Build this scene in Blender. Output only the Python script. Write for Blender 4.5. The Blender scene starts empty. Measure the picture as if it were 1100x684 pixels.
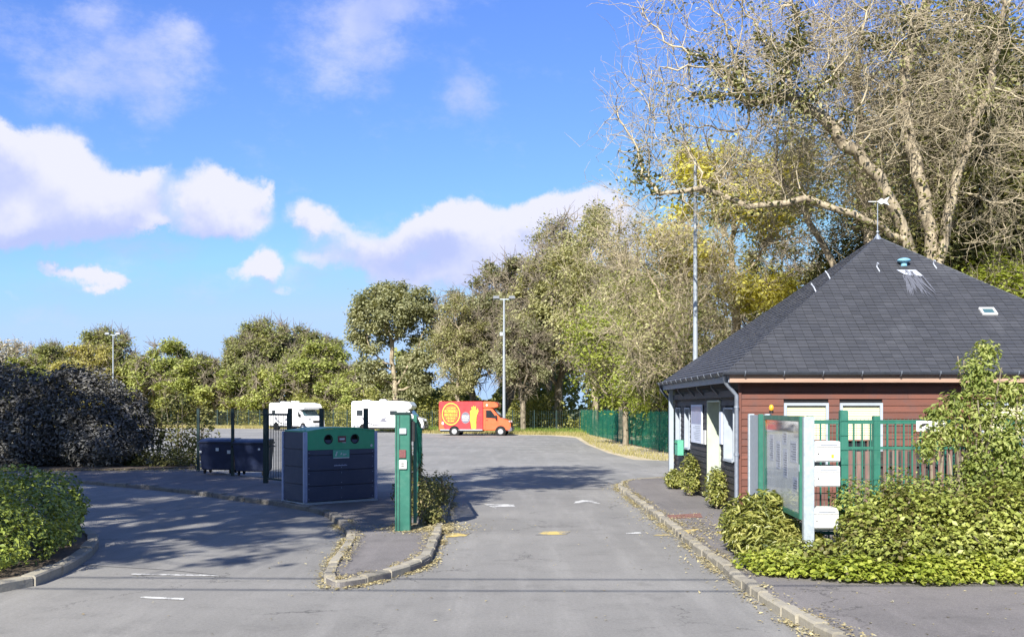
import bpy, bmesh, math, random
import numpy as np
from mathutils import Vector, Matrix, noise as mnoise

random.seed(7)
RNG = np.random.default_rng(7)
R = math.radians
scene = bpy.context.scene
COL = scene.collection

# ------------------------------------------------------------------ camera
CAM_H = 2.2
F_PX = 1109.0
cam_d = bpy.data.cameras.new("camera")
cam = bpy.data.objects.new("camera", cam_d)
COL.objects.link(cam)
cam.location = (0, 0, CAM_H)
cam.rotation_euler = (R(90), 0, 0)
cam_d.sensor_width = 36
cam_d.lens = 36 * F_PX / 1100
cam_d.shift_y = (438 - 342) / 1100
cam_d.clip_start = 0.1
cam_d.clip_end = 3000
scene.camera = cam
scene.render.resolution_x = 1024
scene.render.resolution_y = 636

# ------------------------------------------------------------------ light
SUN_EL, SUN_AZ = 35.0, 200.0          # azimuth clockwise from +Y
SUN_STRENGTH = 4.9
SKY_STRENGTH = 0.077
scene.view_settings.view_transform = 'Standard'
scene.view_settings.look = 'None'
scene.view_settings.exposure = 1.08
scene.view_settings.gamma = 1.0
sun_d = bpy.data.lights.new("sun", 'SUN')
sun_d.energy = SUN_STRENGTH
sun_d.angle = R(0.53)
sun_d.color = (1.0, 0.955, 0.87)
sun = bpy.data.objects.new("sun", sun_d)
COL.objects.link(sun)
sdir = Vector((math.sin(R(SUN_AZ)) * math.cos(R(SUN_EL)), math.cos(R(SUN_AZ)) * math.cos(R(SUN_EL)), math.sin(R(SUN_EL))))
sun.rotation_euler = (-sdir).to_track_quat('-Z', 'Y').to_euler()
sun.location = (-10, -20, 30)
scene.cycles.max_bounces = 6
scene.cycles.diffuse_bounces = 3
scene.cycles.glossy_bounces = 3
scene.cycles.transmission_bounces = 4
scene.cycles.transparent_max_bounces = 8
scene.cycles.caustics_reflective = False
scene.cycles.caustics_refractive = False

# ------------------------------------------------------------------ node helpers
class NT:
    def __init__(s, tree): s.t = tree; s.n = tree.nodes; s.l = tree.links
    def node(s, typ, **kw):
        n = s.n.new(typ)
        for k, v in kw.items(): setattr(n, k, v)
        return n
    def put(s, sock, v):
        if isinstance(v, bpy.types.NodeSocket): s.l.new(v, sock)
        elif v is not None: sock.default_value = v
    def math(s, op, a, b=None, c=None, clamp=False):
        n = s.node('ShaderNodeMath', operation=op); n.use_clamp = clamp
        s.put(n.inputs[0], a)
        if b is not None: s.put(n.inputs[1], b)
        if c is not None: s.put(n.inputs[2], c)
        return n.outputs[0]
    def vmath(s, op, a, b=None):
        n = s.node('ShaderNodeVectorMath', operation=op)
        s.put(n.inputs[0], a)
        if b is not None: s.put(n.inputs[1], b)
        return n.outputs['Value'] if op in ('DOT_PRODUCT', 'LENGTH') else n.outputs['Vector']
    def noise(s, vec, scale, detail=4, rough=0.55, out='Fac', dim='3D'):
        n = s.node('ShaderNodeTexNoise'); n.noise_dimensions = dim
        if vec is not None: s.l.new(vec, n.inputs['Vector'])
        n.inputs['Scale'].default_value = scale
        n.inputs['Detail'].default_value = detail
        n.inputs['Roughness'].default_value = rough
        return n.outputs[out]
    def ramp(s, fac, lo, hi, a=0.0, b=1.0, smooth=True):
        n = s.node('ShaderNodeMapRange'); n.interpolation_type = 'SMOOTHSTEP' if smooth else 'LINEAR'
        s.put(n.inputs['Value'], fac)
        n.inputs['From Min'].default_value = lo; n.inputs['From Max'].default_value = hi
        n.inputs['To Min'].default_value = a; n.inputs['To Max'].default_value = b
        return n.outputs['Result']
    def mix(s, fac, a, b, blend='MIX'):
        n = s.node('ShaderNodeMix'); n.data_type = 'RGBA'; n.blend_type = blend
        s.put(n.inputs[0], fac); s.put(n.inputs[6], a); s.put(n.inputs[7], b)
        return n.outputs[2]

def c4(c): return (c[0], c[1], c[2], 1.0)

# ------------------------------------------------------------------ world: sky + clouds (by direction)
world = bpy.data.worlds.new("World")
scene.world = world
world.use_nodes = True
W = NT(world.node_tree)
W.n.clear()
sky = W.node('ShaderNodeTexSky', sky_type='NISHITA')
sky.sun_disc = False
sky.sun_elevation = R(SUN_EL)
sky.sun_rotation = R(SUN_AZ)
sky.air_density = 1.0
sky.dust_density = 0.6
sky.ozone_density = 3.0
tc = W.node('ShaderNodeTexCoord')
dirv = tc.outputs['Generated']
sep = W.node('ShaderNodeSeparateXYZ'); W.l.new(dirv, sep.inputs[0])
az = W.math('ARCTAN2', sep.outputs[0], sep.outputs[1])
el = W.math('ARCSINE', sep.outputs[2])
comb = W.node('ShaderNodeCombineXYZ'); W.l.new(az, comb.inputs[0]); W.l.new(el, comb.inputs[1])
uv = comb.outputs[0]
def ang(px, py):
    a = math.atan((px - 550) / F_PX)
    return a, math.atan((438 - py) / F_PX * math.cos(a))
def field(vec, blobs):
    acc = None
    for (px, py, rx, ry, w) in blobs:
        a, e = ang(px, py)
        d = W.vmath('SUBTRACT', vec, (a, e, 0))
        d = W.vmath('MULTIPLY', d, (F_PX / rx, F_PX / ry, 0))
        d2 = W.vmath('DOT_PRODUCT', d, d)
        g = W.math('POWER', 2.71828, W.math('MULTIPLY', d2, -1.0))
        acc = W.math('MULTIPLY', g, w) if acc is None else W.math('MULTIPLY_ADD', g, w, acc)
    return acc
n1 = W.noise(dirv, 11.0, 9, 0.62, out='Color')
warp = W.vmath('MULTIPLY', W.vmath('SUBTRACT', n1, (0.5, 0.5, 0.5)), (0.10, 0.085, 0))
uvw = W.vmath('ADD', uv, warp)
PUFF = [(0, 150, 34, 26, .9), (25, 195, 60, 48, 1.15), (85, 190, 46, 36, 1.0), (135, 215, 42, 26, .95), (60, 235, 70, 24, .75), (10, 245, 50, 22, .7), (160, 188, 22, 13, .55),
        (222, 215, 34, 26, 1.1), (262, 222, 30, 22, .95), (283, 200, 15, 13, .8), (235, 245, 40, 14, .6), (100, 296, 34, 13, 1.05), (132, 302, 20, 9, .7), (285, 285, 17, 19, 1.1), (262, 296, 28, 11, .85), (20, 290, 30, 7, .3),
        (0, 316, 18, 10, .5), (335, 228, 26, 22, 1.0), (362, 245, 26, 18, .7), (350, 285, 36, 16, .7), (400, 262, 34, 24, .9), (445, 250, 30, 24, 1.1), (492, 240, 34, 26, 1.25), (525, 262, 40, 28, 1.0), (565, 240, 30, 22, 1.1),
        (605, 224, 30, 20, 1.2), (640, 235, 36, 32, 1.0), (450, 288, 60, 20, .75), (520, 298, 60, 22, .65), (600, 280, 60, 28, .8), (690, 270, 50, 46, .7), (400, 300, 50, 14, .5), (20, 370, 28, 7, .5), (165, 240, 16, 8, .7), (300, 318, 26, 7, .6), (60, 288, 20, 6, .55), (150, 278, 18, 5, .5), (430, 330, 30, 9, .6)]
SOFT = [(110, 60, 90, 40, .55), (170, 95, 50, 45, .55), (60, 80, 50, 26, .35), (90, 5, 28, 18, .5), (385, 35, 60, 34, .95), (350, 85, 50, 26, .65), (420, 5, 40, 20, .5),
        (505, 95, 34, 36, .7), (480, 15, 20, 22, .35), (200, 40, 24, 14, .5), (60, 300, 110, 26, .35), (200, 310, 90, 20, .25), (40, 250, 90, 26, .45), (320, 300, 60, 20, .5), (180, 265, 50, 16, .45), (400, 235, 40, 14, .4), (330, 200, 30, 10, .3), (60, 340, 60, 10, .35)]
fp = field(uvw, PUFF)
vor = W.node('ShaderNodeTexVoronoi'); vor.feature = 'SMOOTH_F1'; vor.inputs['Scale'].default_value = 17; W.l.new(W.vmath('ADD', dirv, W.vmath('MULTIPLY', n1, (.09, .09, .09))), vor.inputs['Vector'])
n2 = W.math('ADD', W.math('MULTIPLY', W.noise(dirv, 14.0, 9, 0.62), 0.6), W.math('MULTIPLY', W.math('SUBTRACT', 0.85, vor.outputs['Distance']), 0.5))
dens = W.ramp(W.math('ADD', fp, W.math('MULTIPLY', W.math('SUBTRACT', n2, 0.5), 1.0)), 0.42, 1.05)
fs = field(uvw, SOFT)
n3 = W.noise(W.vmath('MULTIPLY', dirv, (1.0, 1.0, 1.7)), 15.0, 9, 0.66)
soft = W.math('MULTIPLY', W.ramp(W.math('ADD', fs, W.math('MULTIPLY', W.math('SUBTRACT', n3, 0.5), 1.8)), 0.12, 1.15), 0.66)
dens = W.math('MAXIMUM', dens, soft)
# far-off cloud behind and beside the camera
back = W.math('MULTIPLY', W.ramp(W.noise(dirv, 2.4, 7, 0.6), 0.53, 0.68), W.ramp(sep.outputs[1], 0.72, 0.45))
dens = W.math('MAXIMUM', dens, W.math('MULTIPLY', back, 0.85))
dens = W.math('MULTIPLY', dens, W.ramp(el, 0.0, 0.03))
# cloud tone: difference of the same field shifted up = lit tops, lilac bases
fp2 = field(W.vmath('ADD', uvw, (0.006, 0.022, 0)), PUFF)
lit = W.ramp(W.math('ADD', W.math('SUBTRACT', fp, fp2), W.math('ADD', W.math('MULTIPLY', W.math('SUBTRACT', n2, 0.5), 1.6), W.math('MULTIPLY', W.math('SUBTRACT', W.noise(dirv, 7.0, 5, .6), 0.5), 1.4))), -0.75, 0.75)
CL_SHADE = (0.36, 0.42, 0.68, 1); CL_LIT = (0.60, 0.61, 0.75, 1)
ccol = W.mix(lit, CL_SHADE, CL_LIT)
graded = W.vmath('MINIMUM', W.vmath('MULTIPLY', sky.outputs[0], (0.68, 0.86, 1.36)), (3.15, 4.5, 6.7))
bg1 = W.node('ShaderNodeBackground'); W.l.new(graded, bg1.inputs[0]); bg1.inputs[1].default_value = SKY_STRENGTH
bg2 = W.node('ShaderNodeBackground'); W.l.new(ccol, bg2.inputs[0]); bg2.inputs[1].default_value = 0.69
mx = W.node('ShaderNodeMixShader'); W.l.new(dens, mx.inputs[0]); W.l.new(bg1.outputs[0], mx.inputs[1]); W.l.new(bg2.outputs[0], mx.inputs[2])
wo = W.node('ShaderNodeOutputWorld'); W.l.new(mx.outputs[0], wo.inputs[0])
try: world.cycles.sampling_method = 'MANUAL'; world.cycles.sample_map_resolution = 512
except Exception: pass

# ------------------------------------------------------------------ materials
def new_mat(name):
    m = bpy.data.materials.new(name); m.use_nodes = True
    t = NT(m.node_tree); t.n.clear()
    p = t.node('ShaderNodeBsdfPrincipled'); o = t.node('ShaderNodeOutputMaterial')
    t.l.new(p.outputs[0], o.inputs[0])
    return m, t, p
def mat(name, col, rough=0.6, metal=0.0, var=0.12, scale=6.0, bump=0.0, bscale=30.0, dirt=None, dirt_amt=0.5, dscale=2.0, spec=0.4, coat=0.0):
    m, t, p = new_mat(name)
    oc = t.node('ShaderNodeTexCoord').outputs['Object']
    n = t.noise(oc, scale, 5, 0.6)
    k = t.ramp(n, 0.25, 0.75, 1 - var, 1 + var, False)
    vm = t.vmath('SCALE', c4(col)[:3]); vm.node.inputs['Scale'].default_value = 1; t.l.new(k, vm.node.inputs['Scale'])
    out = vm
    if dirt is not None:
        d = t.ramp(t.noise(oc, dscale, 6, 0.65), 0.48, 0.72, 0, dirt_amt)
        out = t.mix(d, out, c4(dirt))
    t.l.new(out, p.inputs['Base Color'])
    rr = t.ramp(t.noise(oc, scale * 2, 3), 0.3, 0.7, max(0.03, rough - 0.08), min(1, rough + 0.08), False)
    t.l.new(rr, p.inputs['Roughness'])
    p.inputs['Metallic'].default_value = metal
    p.inputs['Specular IOR Level'].default_value = spec
    p.inputs['Coat Weight'].default_value = coat
    if bump > 0:
        b = t.node('ShaderNodeBump'); b.inputs['Strength'].default_value = bump; b.inputs['Distance'].default_value = 0.01
        t.l.new(t.noise(oc, bscale, 4), b.inputs['Height']); t.l.new(b.outputs[0], p.inputs['Normal'])
    return m
def island_mat(name, c_a, c_b, rough=0.6, c_c=None, bump=0.3, bscale=40, metal=0.0, nscale=3.0, dirt=None, dirt_lo=0.5, stretch=(1, 1, 1), spec=0.4):
    """each separate piece of the mesh takes its own tint"""
    m, t, p = new_mat(name)
    g = t.node('ShaderNodeNewGeometry').outputs['Random Per Island']
    oc = t.node('ShaderNodeTexCoord').outputs['Object']
    sc = t.vmath('MULTIPLY', oc, stretch)
    col = t.mix(g, c4(c_a), c4(c_b))
    n = t.noise(sc, nscale, 6, 0.65)
    col = t.mix(t.ramp(n, 0.3, 0.75, 0, 0.6), col, c4(c_c if c_c else c_a))
    if dirt: col = t.mix(t.ramp(t.noise(oc, nscale * 0.4, 6, 0.7), dirt_lo, dirt_lo + .2, 0, 0.7), col, c4(dirt))
    t.l.new(col, p.inputs['Base Color'])
    p.inputs['Roughness'].default_value = rough; p.inputs['Metallic'].default_value = metal
    p.inputs['Specular IOR Level'].default_value = spec
    if bump:
        b = t.node('ShaderNodeBump'); b.inputs['Strength'].default_value = bump; b.inputs['Distance'].default_value = 0.008
        t.l.new(t.noise(sc, bscale, 4), b.inputs['Height']); t.l.new(b.outputs[0], p.inputs['Normal'])
    return m
def leaf_mat(name, cols, trans=0.35, nscale=0.6, rough=0.55, gloss=0.3):
    """foliage: tint per leaf, broader tint per bough, light passing through the blade"""
    m = bpy.data.materials.new(name); m.use_nodes = True
    t = NT(m.node_tree); t.n.clear()
    g = t.node('ShaderNodeNewGeometry').outputs['Random Per Island']
    oc = t.node('ShaderNodeTexCoord').outputs['Object']
    nz = t.noise(oc, nscale, 3, 0.6)
    fac = t.math('ADD', t.math('MULTIPLY', g, 0.55), t.ramp(nz, 0.3, 0.7, 0, 0.45, False))
    r = t.node('ShaderNodeValToRGB'); t.l.new(fac, r.inputs[0])
    el_ = r.color_ramp.elements
    el_[0].color = c4(cols[0]); el_[0].position = 0.05
    el_[1].color = c4(cols[-1]); el_[1].position = 0.95
    for i, c in enumerate(cols[1:-1]):
        e = el_.new(0.05 + 0.9 * (i + 1) / (len(cols) - 1)); e.color = c4(c)
    p = t.node('ShaderNodeBsdfPrincipled'); t.l.new(r.outputs[0], p.inputs['Base Color'])
    p.inputs['Roughness'].default_value = rough; p.inputs['Specular IOR Level'].default_value = gloss
    tr = t.node('ShaderNodeBsdfTranslucent')
    tcx = t.mix(1.0, r.outputs[0], (1.3, 1.25, 0.55, 1), 'MULTIPLY'); t.l.new(tcx, tr.inputs[0])
    ms = t.node('ShaderNodeMixShader'); ms.inputs[0].default_value = trans
    t.l.new(p.outputs[0], ms.inputs[1]); t.l.new(tr.outputs[0], ms.inputs[2])
    o = t.node('ShaderNodeOutputMaterial'); t.l.new(ms.outputs[0], o.inputs[0])
    return m

def asphalt_mat(name, base, patch, speck=0.5, seed=0.0):
    m, t, p = new_mat(name)
    oc = t.vmath('ADD', t.node('ShaderNodeTexCoord').outputs['Object'], (seed, seed * 2, 0))
    big = t.noise(oc, 0.22, 5, 0.6)
    mid = t.noise(oc, 1.7, 6, 0.7)
    fine = t.noise(oc, 70, 3, 0.7)
    col = t.mix(t.ramp(big, 0.35, 0.68), c4(base), c4(patch))
    st = t.noise(t.vmath('MULTIPLY', oc, (2.2, 0.22, 1)), 1.0, 5, 0.6)
    col = t.mix(t.ramp(st, 0.45, 0.7, 0, 0.45), col, c4([x * 1.22 for x in patch]))
    col = t.mix(t.ramp(mid, 0.5, 0.72, 0, 0.45), col, c4([x * 0.72 for x in base]))
    sp = t.ramp(fine, 0.3, 0.72, 1 - 0.32 * speck, 1 + 0.36 * speck, False)
    v = t.vmath('SCALE', col); t.l.new(sp, v.node.inputs['Scale'])
    # thin cracks
    vo = t.node('ShaderNodeTexVoronoi'); vo.feature = 'DISTANCE_TO_EDGE'; vo.inputs['Scale'].default_value = 0.33
    wv = t.vmath('ADD', oc, t.vmath('MULTIPLY', t.noise(oc, 1.6, 5, 0.7, out='Color'), (1.3, 1.3, 0)))
    t.l.new(wv, vo.inputs['Vector'])
    cr = t.math('MULTIPLY', t.ramp(vo.outputs['Distance'], 0.0, 0.008, 1, 0), t.ramp(t.noise(oc, 0.5, 2), 0.5, 0.6))
    ag = t.ramp(t.noise(oc, 24, 3, .8), .35, .68, .88, 1.1, False); vv_ = t.vmath('SCALE', v); t.l.new(ag, vv_.node.inputs['Scale']); v = vv_
    oil = t.ramp(t.noise(t.vmath('ADD', oc, (7, 3, 0)), .8, 4, .75), .60, .72, 0, .32); v = t.mix(oil, v, c4([x * .5 for x in base]))
    v2 = t.mix(t.math('MULTIPLY', cr, 0.7), v, c4([x * 0.3 for x in base]))
    t.l.new(v2, p.inputs['Base Color'])
    p.inputs['Roughness'].default_value = 0.85; p.inputs['Specular IOR Level'].default_value = 0.25
    b = t.node('ShaderNodeBump'); b.inputs['Strength'].default_value = 0.35; b.inputs['Distance'].default_value = 0.006
    t.l.new(fine, b.inputs['Height']); t.l.new(b.outputs[0], p.inputs['Normal'])
    return m

M = {}
def worn(name, col):
    m, t, p = new_mat(name)
    oc = t.node('ShaderNodeTexCoord').outputs['Object']
    f = t.ramp(t.math('ADD', t.math('MULTIPLY', t.noise(oc, 3.5, 3, .6), .6), t.math('MULTIPLY', t.noise(oc, 38, 4, .7), .4)), .46, .56)
    t.l.new(t.mix(f, c4(col), (0.2, 0.195, 0.19, 1)), p.inputs['Base Color']); p.inputs['Roughness'].default_value = .85; p.inputs['Specular IOR Level'].default_value = .2
    return m
M['asphalt'] = asphalt_mat('asphalt', (0.195, 0.189, 0.177), (0.24, 0.232, 0.217))
M['asphalt_lot'] = asphalt_mat('asphalt_lot', (0.205, 0.203, 0.194), (0.255, 0.25, 0.238), seed=40)
M['pavement'] = asphalt_mat('pavement', (0.145, 0.135, 0.13), (0.19, 0.175, 0.168), 0.9, seed=11)
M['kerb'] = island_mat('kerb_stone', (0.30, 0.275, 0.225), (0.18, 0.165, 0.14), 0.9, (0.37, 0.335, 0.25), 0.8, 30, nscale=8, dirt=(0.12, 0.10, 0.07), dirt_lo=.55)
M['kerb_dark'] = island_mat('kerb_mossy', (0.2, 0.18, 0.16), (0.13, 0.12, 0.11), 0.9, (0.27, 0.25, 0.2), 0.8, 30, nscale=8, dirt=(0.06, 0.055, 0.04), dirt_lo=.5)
M['soil'] = mat('soil', (0.10, 0.075, 0.055), 0.95, var=0.35, scale=5, bump=0.8, bscale=25, dirt=(0.17, 0.14, 0.08))
M['grass_ground'] = mat('grass_ground', (0.11, 0.12, 0.04), 0.95, var=0.4, scale=0.8, bump=0.8, bscale=20, dirt=(0.3, 0.25, 0.11), dirt_amt=0.8, dscale=0.5)
M['sand'] = mat('sandy_verge', (0.46, 0.39, 0.27), 0.95, var=0.3, scale=1.6, bump=0.8, bscale=20, dirt=(0.2, 0.2, 0.08), dirt_amt=0.6, dscale=1.1)
M['paint_w'] = worn('road_paint_white', (0.55, 0.55, 0.53))
M['paint_y'] = worn('road_paint_yellow', (0.55, 0.42, 0.14))
M['green'] = mat('green_paint', (0.028, 0.135, 0.098), 0.42, var=0.12, scale=5, dirt=(0.08, 0.2, 0.15), dirt_amt=0.4, dscale=6)
M['darkgreen'] = mat('dark_green_metal', (0.01, 0.03, 0.03), 0.5, var=0.2, scale=6)
M['galv'] = mat('galvanised_steel', (0.38, 0.43, 0.47), 0.5, metal=0.35, var=0.15, scale=20, dirt=(0.4, 0.42, 0.42), dscale=8)
M['zinc'] = mat('zinc', (0.24, 0.27, 0.32), 0.5, metal=0.4, var=0.15, scale=8)
M['darkzinc'] = mat('dark_gutter', (0.075, 0.085, 0.105), 0.45, metal=0.3, var=0.2, scale=8)
M['grey_frame'] = mat('grey_frame', (0.33, 0.37, 0.42), 0.55, var=0.08, scale=5)
M['pale_reveal'] = mat('pale_green_panel', (0.42, 0.47, 0.37), 0.6, var=0.1, scale=5, dirt=(0.3, 0.32, 0.27))
M['red_board'] = island_mat('red_board', (0.12, 0.044, 0.030), (0.18, 0.066, 0.044), 0.75, (0.09, 0.043, 0.034), 0.6, 18, nscale=3.5, dirt=(0.10, 0.055, 0.05), dirt_lo=.46, stretch=(0.5, 1, 6))
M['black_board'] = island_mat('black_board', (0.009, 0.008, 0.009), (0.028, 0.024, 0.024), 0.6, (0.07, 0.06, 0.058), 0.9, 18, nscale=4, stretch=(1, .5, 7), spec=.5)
M['fascia'] = island_mat('fascia_wood', (0.36, 0.235, 0.18), (0.42, 0.28, 0.2), 0.8, (0.26, 0.17, 0.13), 0.6, 18, nscale=2.5, stretch=(0.4, .4, 5))
M['slat_wood'] = island_mat('slat_wood', (0.13, 0.07, 0.06), (0.24, 0.15, 0.13), 0.85, (0.08, 0.045, 0.04), 0.6, 18, nscale=3, stretch=(6, 1, .5))
M['slate'] = island_mat('slate', (0.042, 0.044, 0.05), (0.06, 0.062, 0.07), 0.6, (0.045, 0.048, 0.058), 0.5, 30, nscale=1.6, dirt=(0.085, 0.088, 0.098), dirt_lo=.52, spec=.4)
M['cream'] = mat('cream_shutter', (0.68, 0.64, 0.42), 0.6, var=0.05)
M['white'] = mat('white_paint', (0.62, 0.62, 0.61), 0.4, var=0.05, scale=5, dirt=(0.5, 0.49, 0.45), dirt_amt=0.35, dscale=5)
M['van_white'] = mat('white_bodywork', (0.78, 0.78, 0.78), 0.3, var=0.03, coat=.4)
M['lead'] = mat('lead_flashing', (0.42, 0.45, 0.52), 0.6, var=0.3, scale=6)
M['stain'] = mat('lead_wash', (0.10, 0.105, 0.125), 0.6, var=0.2, scale=12)
M['vent_blue'] = mat('vent_cap', (0.2, 0.42, 0.55), 0.4, var=0.1)
M['paper'] = mat('paper', (0.62, 0.67, 0.78), 0.8, var=0.05, scale=3)
M['black'] = mat('black_plastic', (0.012, 0.012, 0.014), 0.45, var=0.1)
M['dark'] = mat('dark_inside', (0.006, 0.006, 0.007), 0.8, var=0.1)
M['navy'] = mat('navy_bin_plastic', (0.012, 0.02, 0.055), 0.45, var=0.2, scale=4, dirt=(0.05, 0.06, 0.1), dirt_amt=.4)
M['navy_slat'] = island_mat('navy_composite_board', (0.034, 0.043, 0.08), (0.045, 0.055, 0.095), 0.5, (0.07, 0.08, 0.12), 0.3, 30, nscale=2.2, dirt=(0.11, 0.115, 0.14), dirt_lo=.55)
M['bin_green'] = mat('recycling_green', (0.055, 0.33, 0.165), 0.42, var=0.08, scale=5, dirt=(0.1, 0.32, 0.2), dirt_amt=.4)
M['alu'] = mat('aluminium_post', (0.33, 0.38, 0.55), 0.4, metal=0.3, var=0.08)
M['sticker'] = mat('pale_sticker', (0.55, 0.57, 0.58), 0.6, var=0.15, scale=20)
M['label_green'] = mat('label_green', (0.1, 0.38, 0.26), 0.5, var=0.2, scale=15)
M['maroon'] = mat('maroon_sticker', (0.16, 0.06, 0.06), 0.5, var=0.3, scale=25)
M['rubber'] = mat('rubber', (0.015, 0.015, 0.016), 0.8)
M['rim'] = mat('wheel_rim', (0.5, 0.5, 0.52), 0.35, metal=0.6)
M['van_red'] = mat('red_wrap', (0.62, 0.05, 0.055), 0.35, var=0.06, scale=2, coat=.3)
M['van_orange'] = mat('orange_wrap', (0.72, 0.13, 0.05), 0.35, var=0.08, scale=2, coat=.3)
M['van_yellow'] = mat('yellow_wrap', (0.78, 0.45, 0.06), 0.4, var=0.1, scale=4)
M['van_trim'] = mat('grey_bumper', (0.16, 0.16, 0.2), 0.5)
M['lamp_amber'] = mat('amber_lens', (0.75, 0.35, 0.03), 0.25, var=.05)
M['headlamp'] = mat('headlamp_glass', (0.6, 0.62, 0.65), 0.1, metal=.4, var=.05)
M['board_face'] = mat('notice_sheet_sky_glare', (0.78, 0.82, 0.82), 0.6, var=0.1, scale=2.2, dirt=(0.6, 0.64, 0.64), dirt_amt=.6, dscale=1.2)  # raised paleness paints in the sky's reflection off the board's glass
M['tar'] = mat('tar', (0.085, 0.082, 0.08), 0.7, var=.25, scale=10)
M['rust'] = mat('rusty_cover', (0.2, 0.1, 0.08), 0.9, var=.3, scale=10)
M['cable'] = mat('cable_black', (0.01, 0.01, 0.01), 0.6)
M['wood_pole'] = mat('pole_wood', (0.2, 0.16, 0.12), 0.9, var=.3)
def glass_mat(name, col, rough=0.06):
    m, t, p = new_mat(name)
    p.inputs['Base Color'].default_value = c4(col); p.inputs['Roughness'].default_value = rough
    p.inputs['Specular IOR Level'].default_value = 0.8
    return m
M['glass'] = glass_mat('dark_glass', (0.02, 0.025, 0.03))
M['windscreen'] = glass_mat('windscreen', (0.05, 0.11, 0.13), 0.1)
def bark_mat(name, a, b):
    m, t, p = new_mat(name)
    oc = t.node('ShaderNodeTexCoord').outputs['Object']
    st = t.vmath('MULTIPLY', oc, (1, 1, .25))
    n = t.noise(st, 6, 6, .65)
    col = t.mix(t.ramp(n, .35, .65), c4(a), c4(b))
    t.l.new(col, p.inputs['Base Color']); p.inputs['Roughness'].default_value = .9; p.inputs['Specular IOR Level'].default_value = .2
    bb = t.node('ShaderNodeBump'); bb.inputs['Strength'].default_value = .6; bb.inputs['Distance'].default_value = .03
    t.l.new(n, bb.inputs['Height']); t.l.new(bb.outputs[0], p.inputs['Normal'])
    return m
M['bark_pale'] = bark_mat('bark_pale', (0.44, 0.37, 0.26), (0.19, 0.155, 0.11))
M['bark_twig'] = bark_mat('bark_twig', (0.50, 0.43, 0.30), (0.28, 0.235, 0.16))
M['bark_dark'] = bark_mat('bark_dark', (0.14, 0.11, 0.085), (0.07, 0.055, 0.042))
M['bark_mid'] = bark_mat('bark_mid', (0.27, 0.23, 0.17), (0.13, 0.11, 0.08))
M['scrub'] = leaf_mat('leaf_scrub', [(0.10, 0.11, 0.03), (0.22, 0.23, 0.06), (0.34, 0.34, 0.11), (0.42, 0.38, 0.18)], nscale=.5)
M['ivy'] = leaf_mat('leaf_ivy_dark', [(0.035, 0.045, 0.018), (0.09, 0.1, 0.035), (0.19, 0.19, 0.065), (0.3, 0.28, 0.11)])
M['olive'] = leaf_mat('leaf_olive', [(0.13, 0.135, 0.05), (0.25, 0.25, 0.1), (0.39, 0.38, 0.18), (0.5, 0.47, 0.27)], nscale=.35)
M['greyolive'] = leaf_mat('leaf_grey_olive', [(0.11, 0.12, 0.055), (0.22, 0.23, 0.115), (0.36, 0.36, 0.2), (0.48, 0.47, 0.31)], nscale=.35)
M['yellowgreen'] = leaf_mat('leaf_yellow_green', [(0.13, 0.16, 0.035), (0.26, 0.3, 0.075), (0.39, 0.41, 0.13), (0.5, 0.5, 0.2)], nscale=.2)
M['midgreen'] = leaf_mat('leaf_mid_green', [(0.11, 0.13, 0.045), (0.22, 0.24, 0.085), (0.34, 0.35, 0.13), (0.44, 0.44, 0.2)], nscale=.2)
M['brownyellow'] = leaf_mat('leaf_brown_yellow', [(0.16, 0.15, 0.04), (0.3, 0.28, 0.08), (0.42, 0.38, 0.13), (0.48, 0.44, 0.18)], nscale=.3)
M['palegrey'] = leaf_mat('leaf_pale_grey', [(0.3, 0.28, 0.24), (0.45, 0.42, 0.36), (0.5, 0.48, 0.42)], nscale=.3)
M['yellow'] = leaf_mat('leaf_yellow', [(0.44, 0.42, 0.08), (0.62, 0.58, 0.13), (0.74, 0.7, 0.22)], trans=.45, nscale=.4)
M['lime'] = leaf_mat('leaf_lime', [(0.15, 0.2, 0.025), (0.3, 0.35, 0.06), (0.42, 0.45, 0.12)], trans=.45, nscale=.4)
M['hedge'] = leaf_mat('leaf_hedge', [(0.04, 0.065, 0.015), (0.15, 0.2, 0.035), (0.33, 0.39, 0.07), (0.5, 0.54, 0.14)], trans=.25, nscale=1.2, rough=.4, gloss=.5)
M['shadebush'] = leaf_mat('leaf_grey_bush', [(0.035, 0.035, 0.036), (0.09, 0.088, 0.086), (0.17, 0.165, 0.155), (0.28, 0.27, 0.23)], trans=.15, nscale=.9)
M['vine'] = leaf_mat('leaf_vine_bright', [(0.10, 0.13, 0.015), (0.22, 0.27, 0.035), (0.38, 0.42, 0.07), (0.46, 0.46, 0.12)], trans=.35, nscale=1.0, rough=.45, gloss=.4)
M['laurel'] = leaf_mat('leaf_laurel', [(0.06, 0.08, 0.02), (0.17, 0.19, 0.04), (0.34, 0.34, 0.09), (0.48, 0.45, 0.18)], trans=.3, nscale=1.6, rough=.4, gloss=.5)
M['mixed'] = leaf_mat('leaf_mixed_ivy', [(0.07, 0.05, 0.025), (0.15, 0.14, 0.04), (0.22, 0.26, 0.05), (0.38, 0.41, 0.1), (0.46, 0.46, 0.17)], trans=.3, nscale=1.3, rough=.45, gloss=.4)
M['climber'] = leaf_mat('leaf_climber', [(0.09, 0.12, 0.025), (0.2, 0.25, 0.06), (0.34, 0.38, 0.11), (0.48, 0.48, 0.22)], trans=.4, nscale=1.2)
M['weed'] = leaf_mat('leaf_weed', [(0.06, 0.06, 0.025), (0.12, 0.13, 0.04), (0.25, 0.24, 0.09), (0.3, 0.22, 0.12)], trans=.3, nscale=3)
M['litter'] = leaf_mat('leaf_litter', [(0.2, 0.15, 0.08), (0.34, 0.28, 0.15), (0.46, 0.4, 0.22), (0.5, 0.46, 0.32)], trans=.2, nscale=4)
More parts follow.
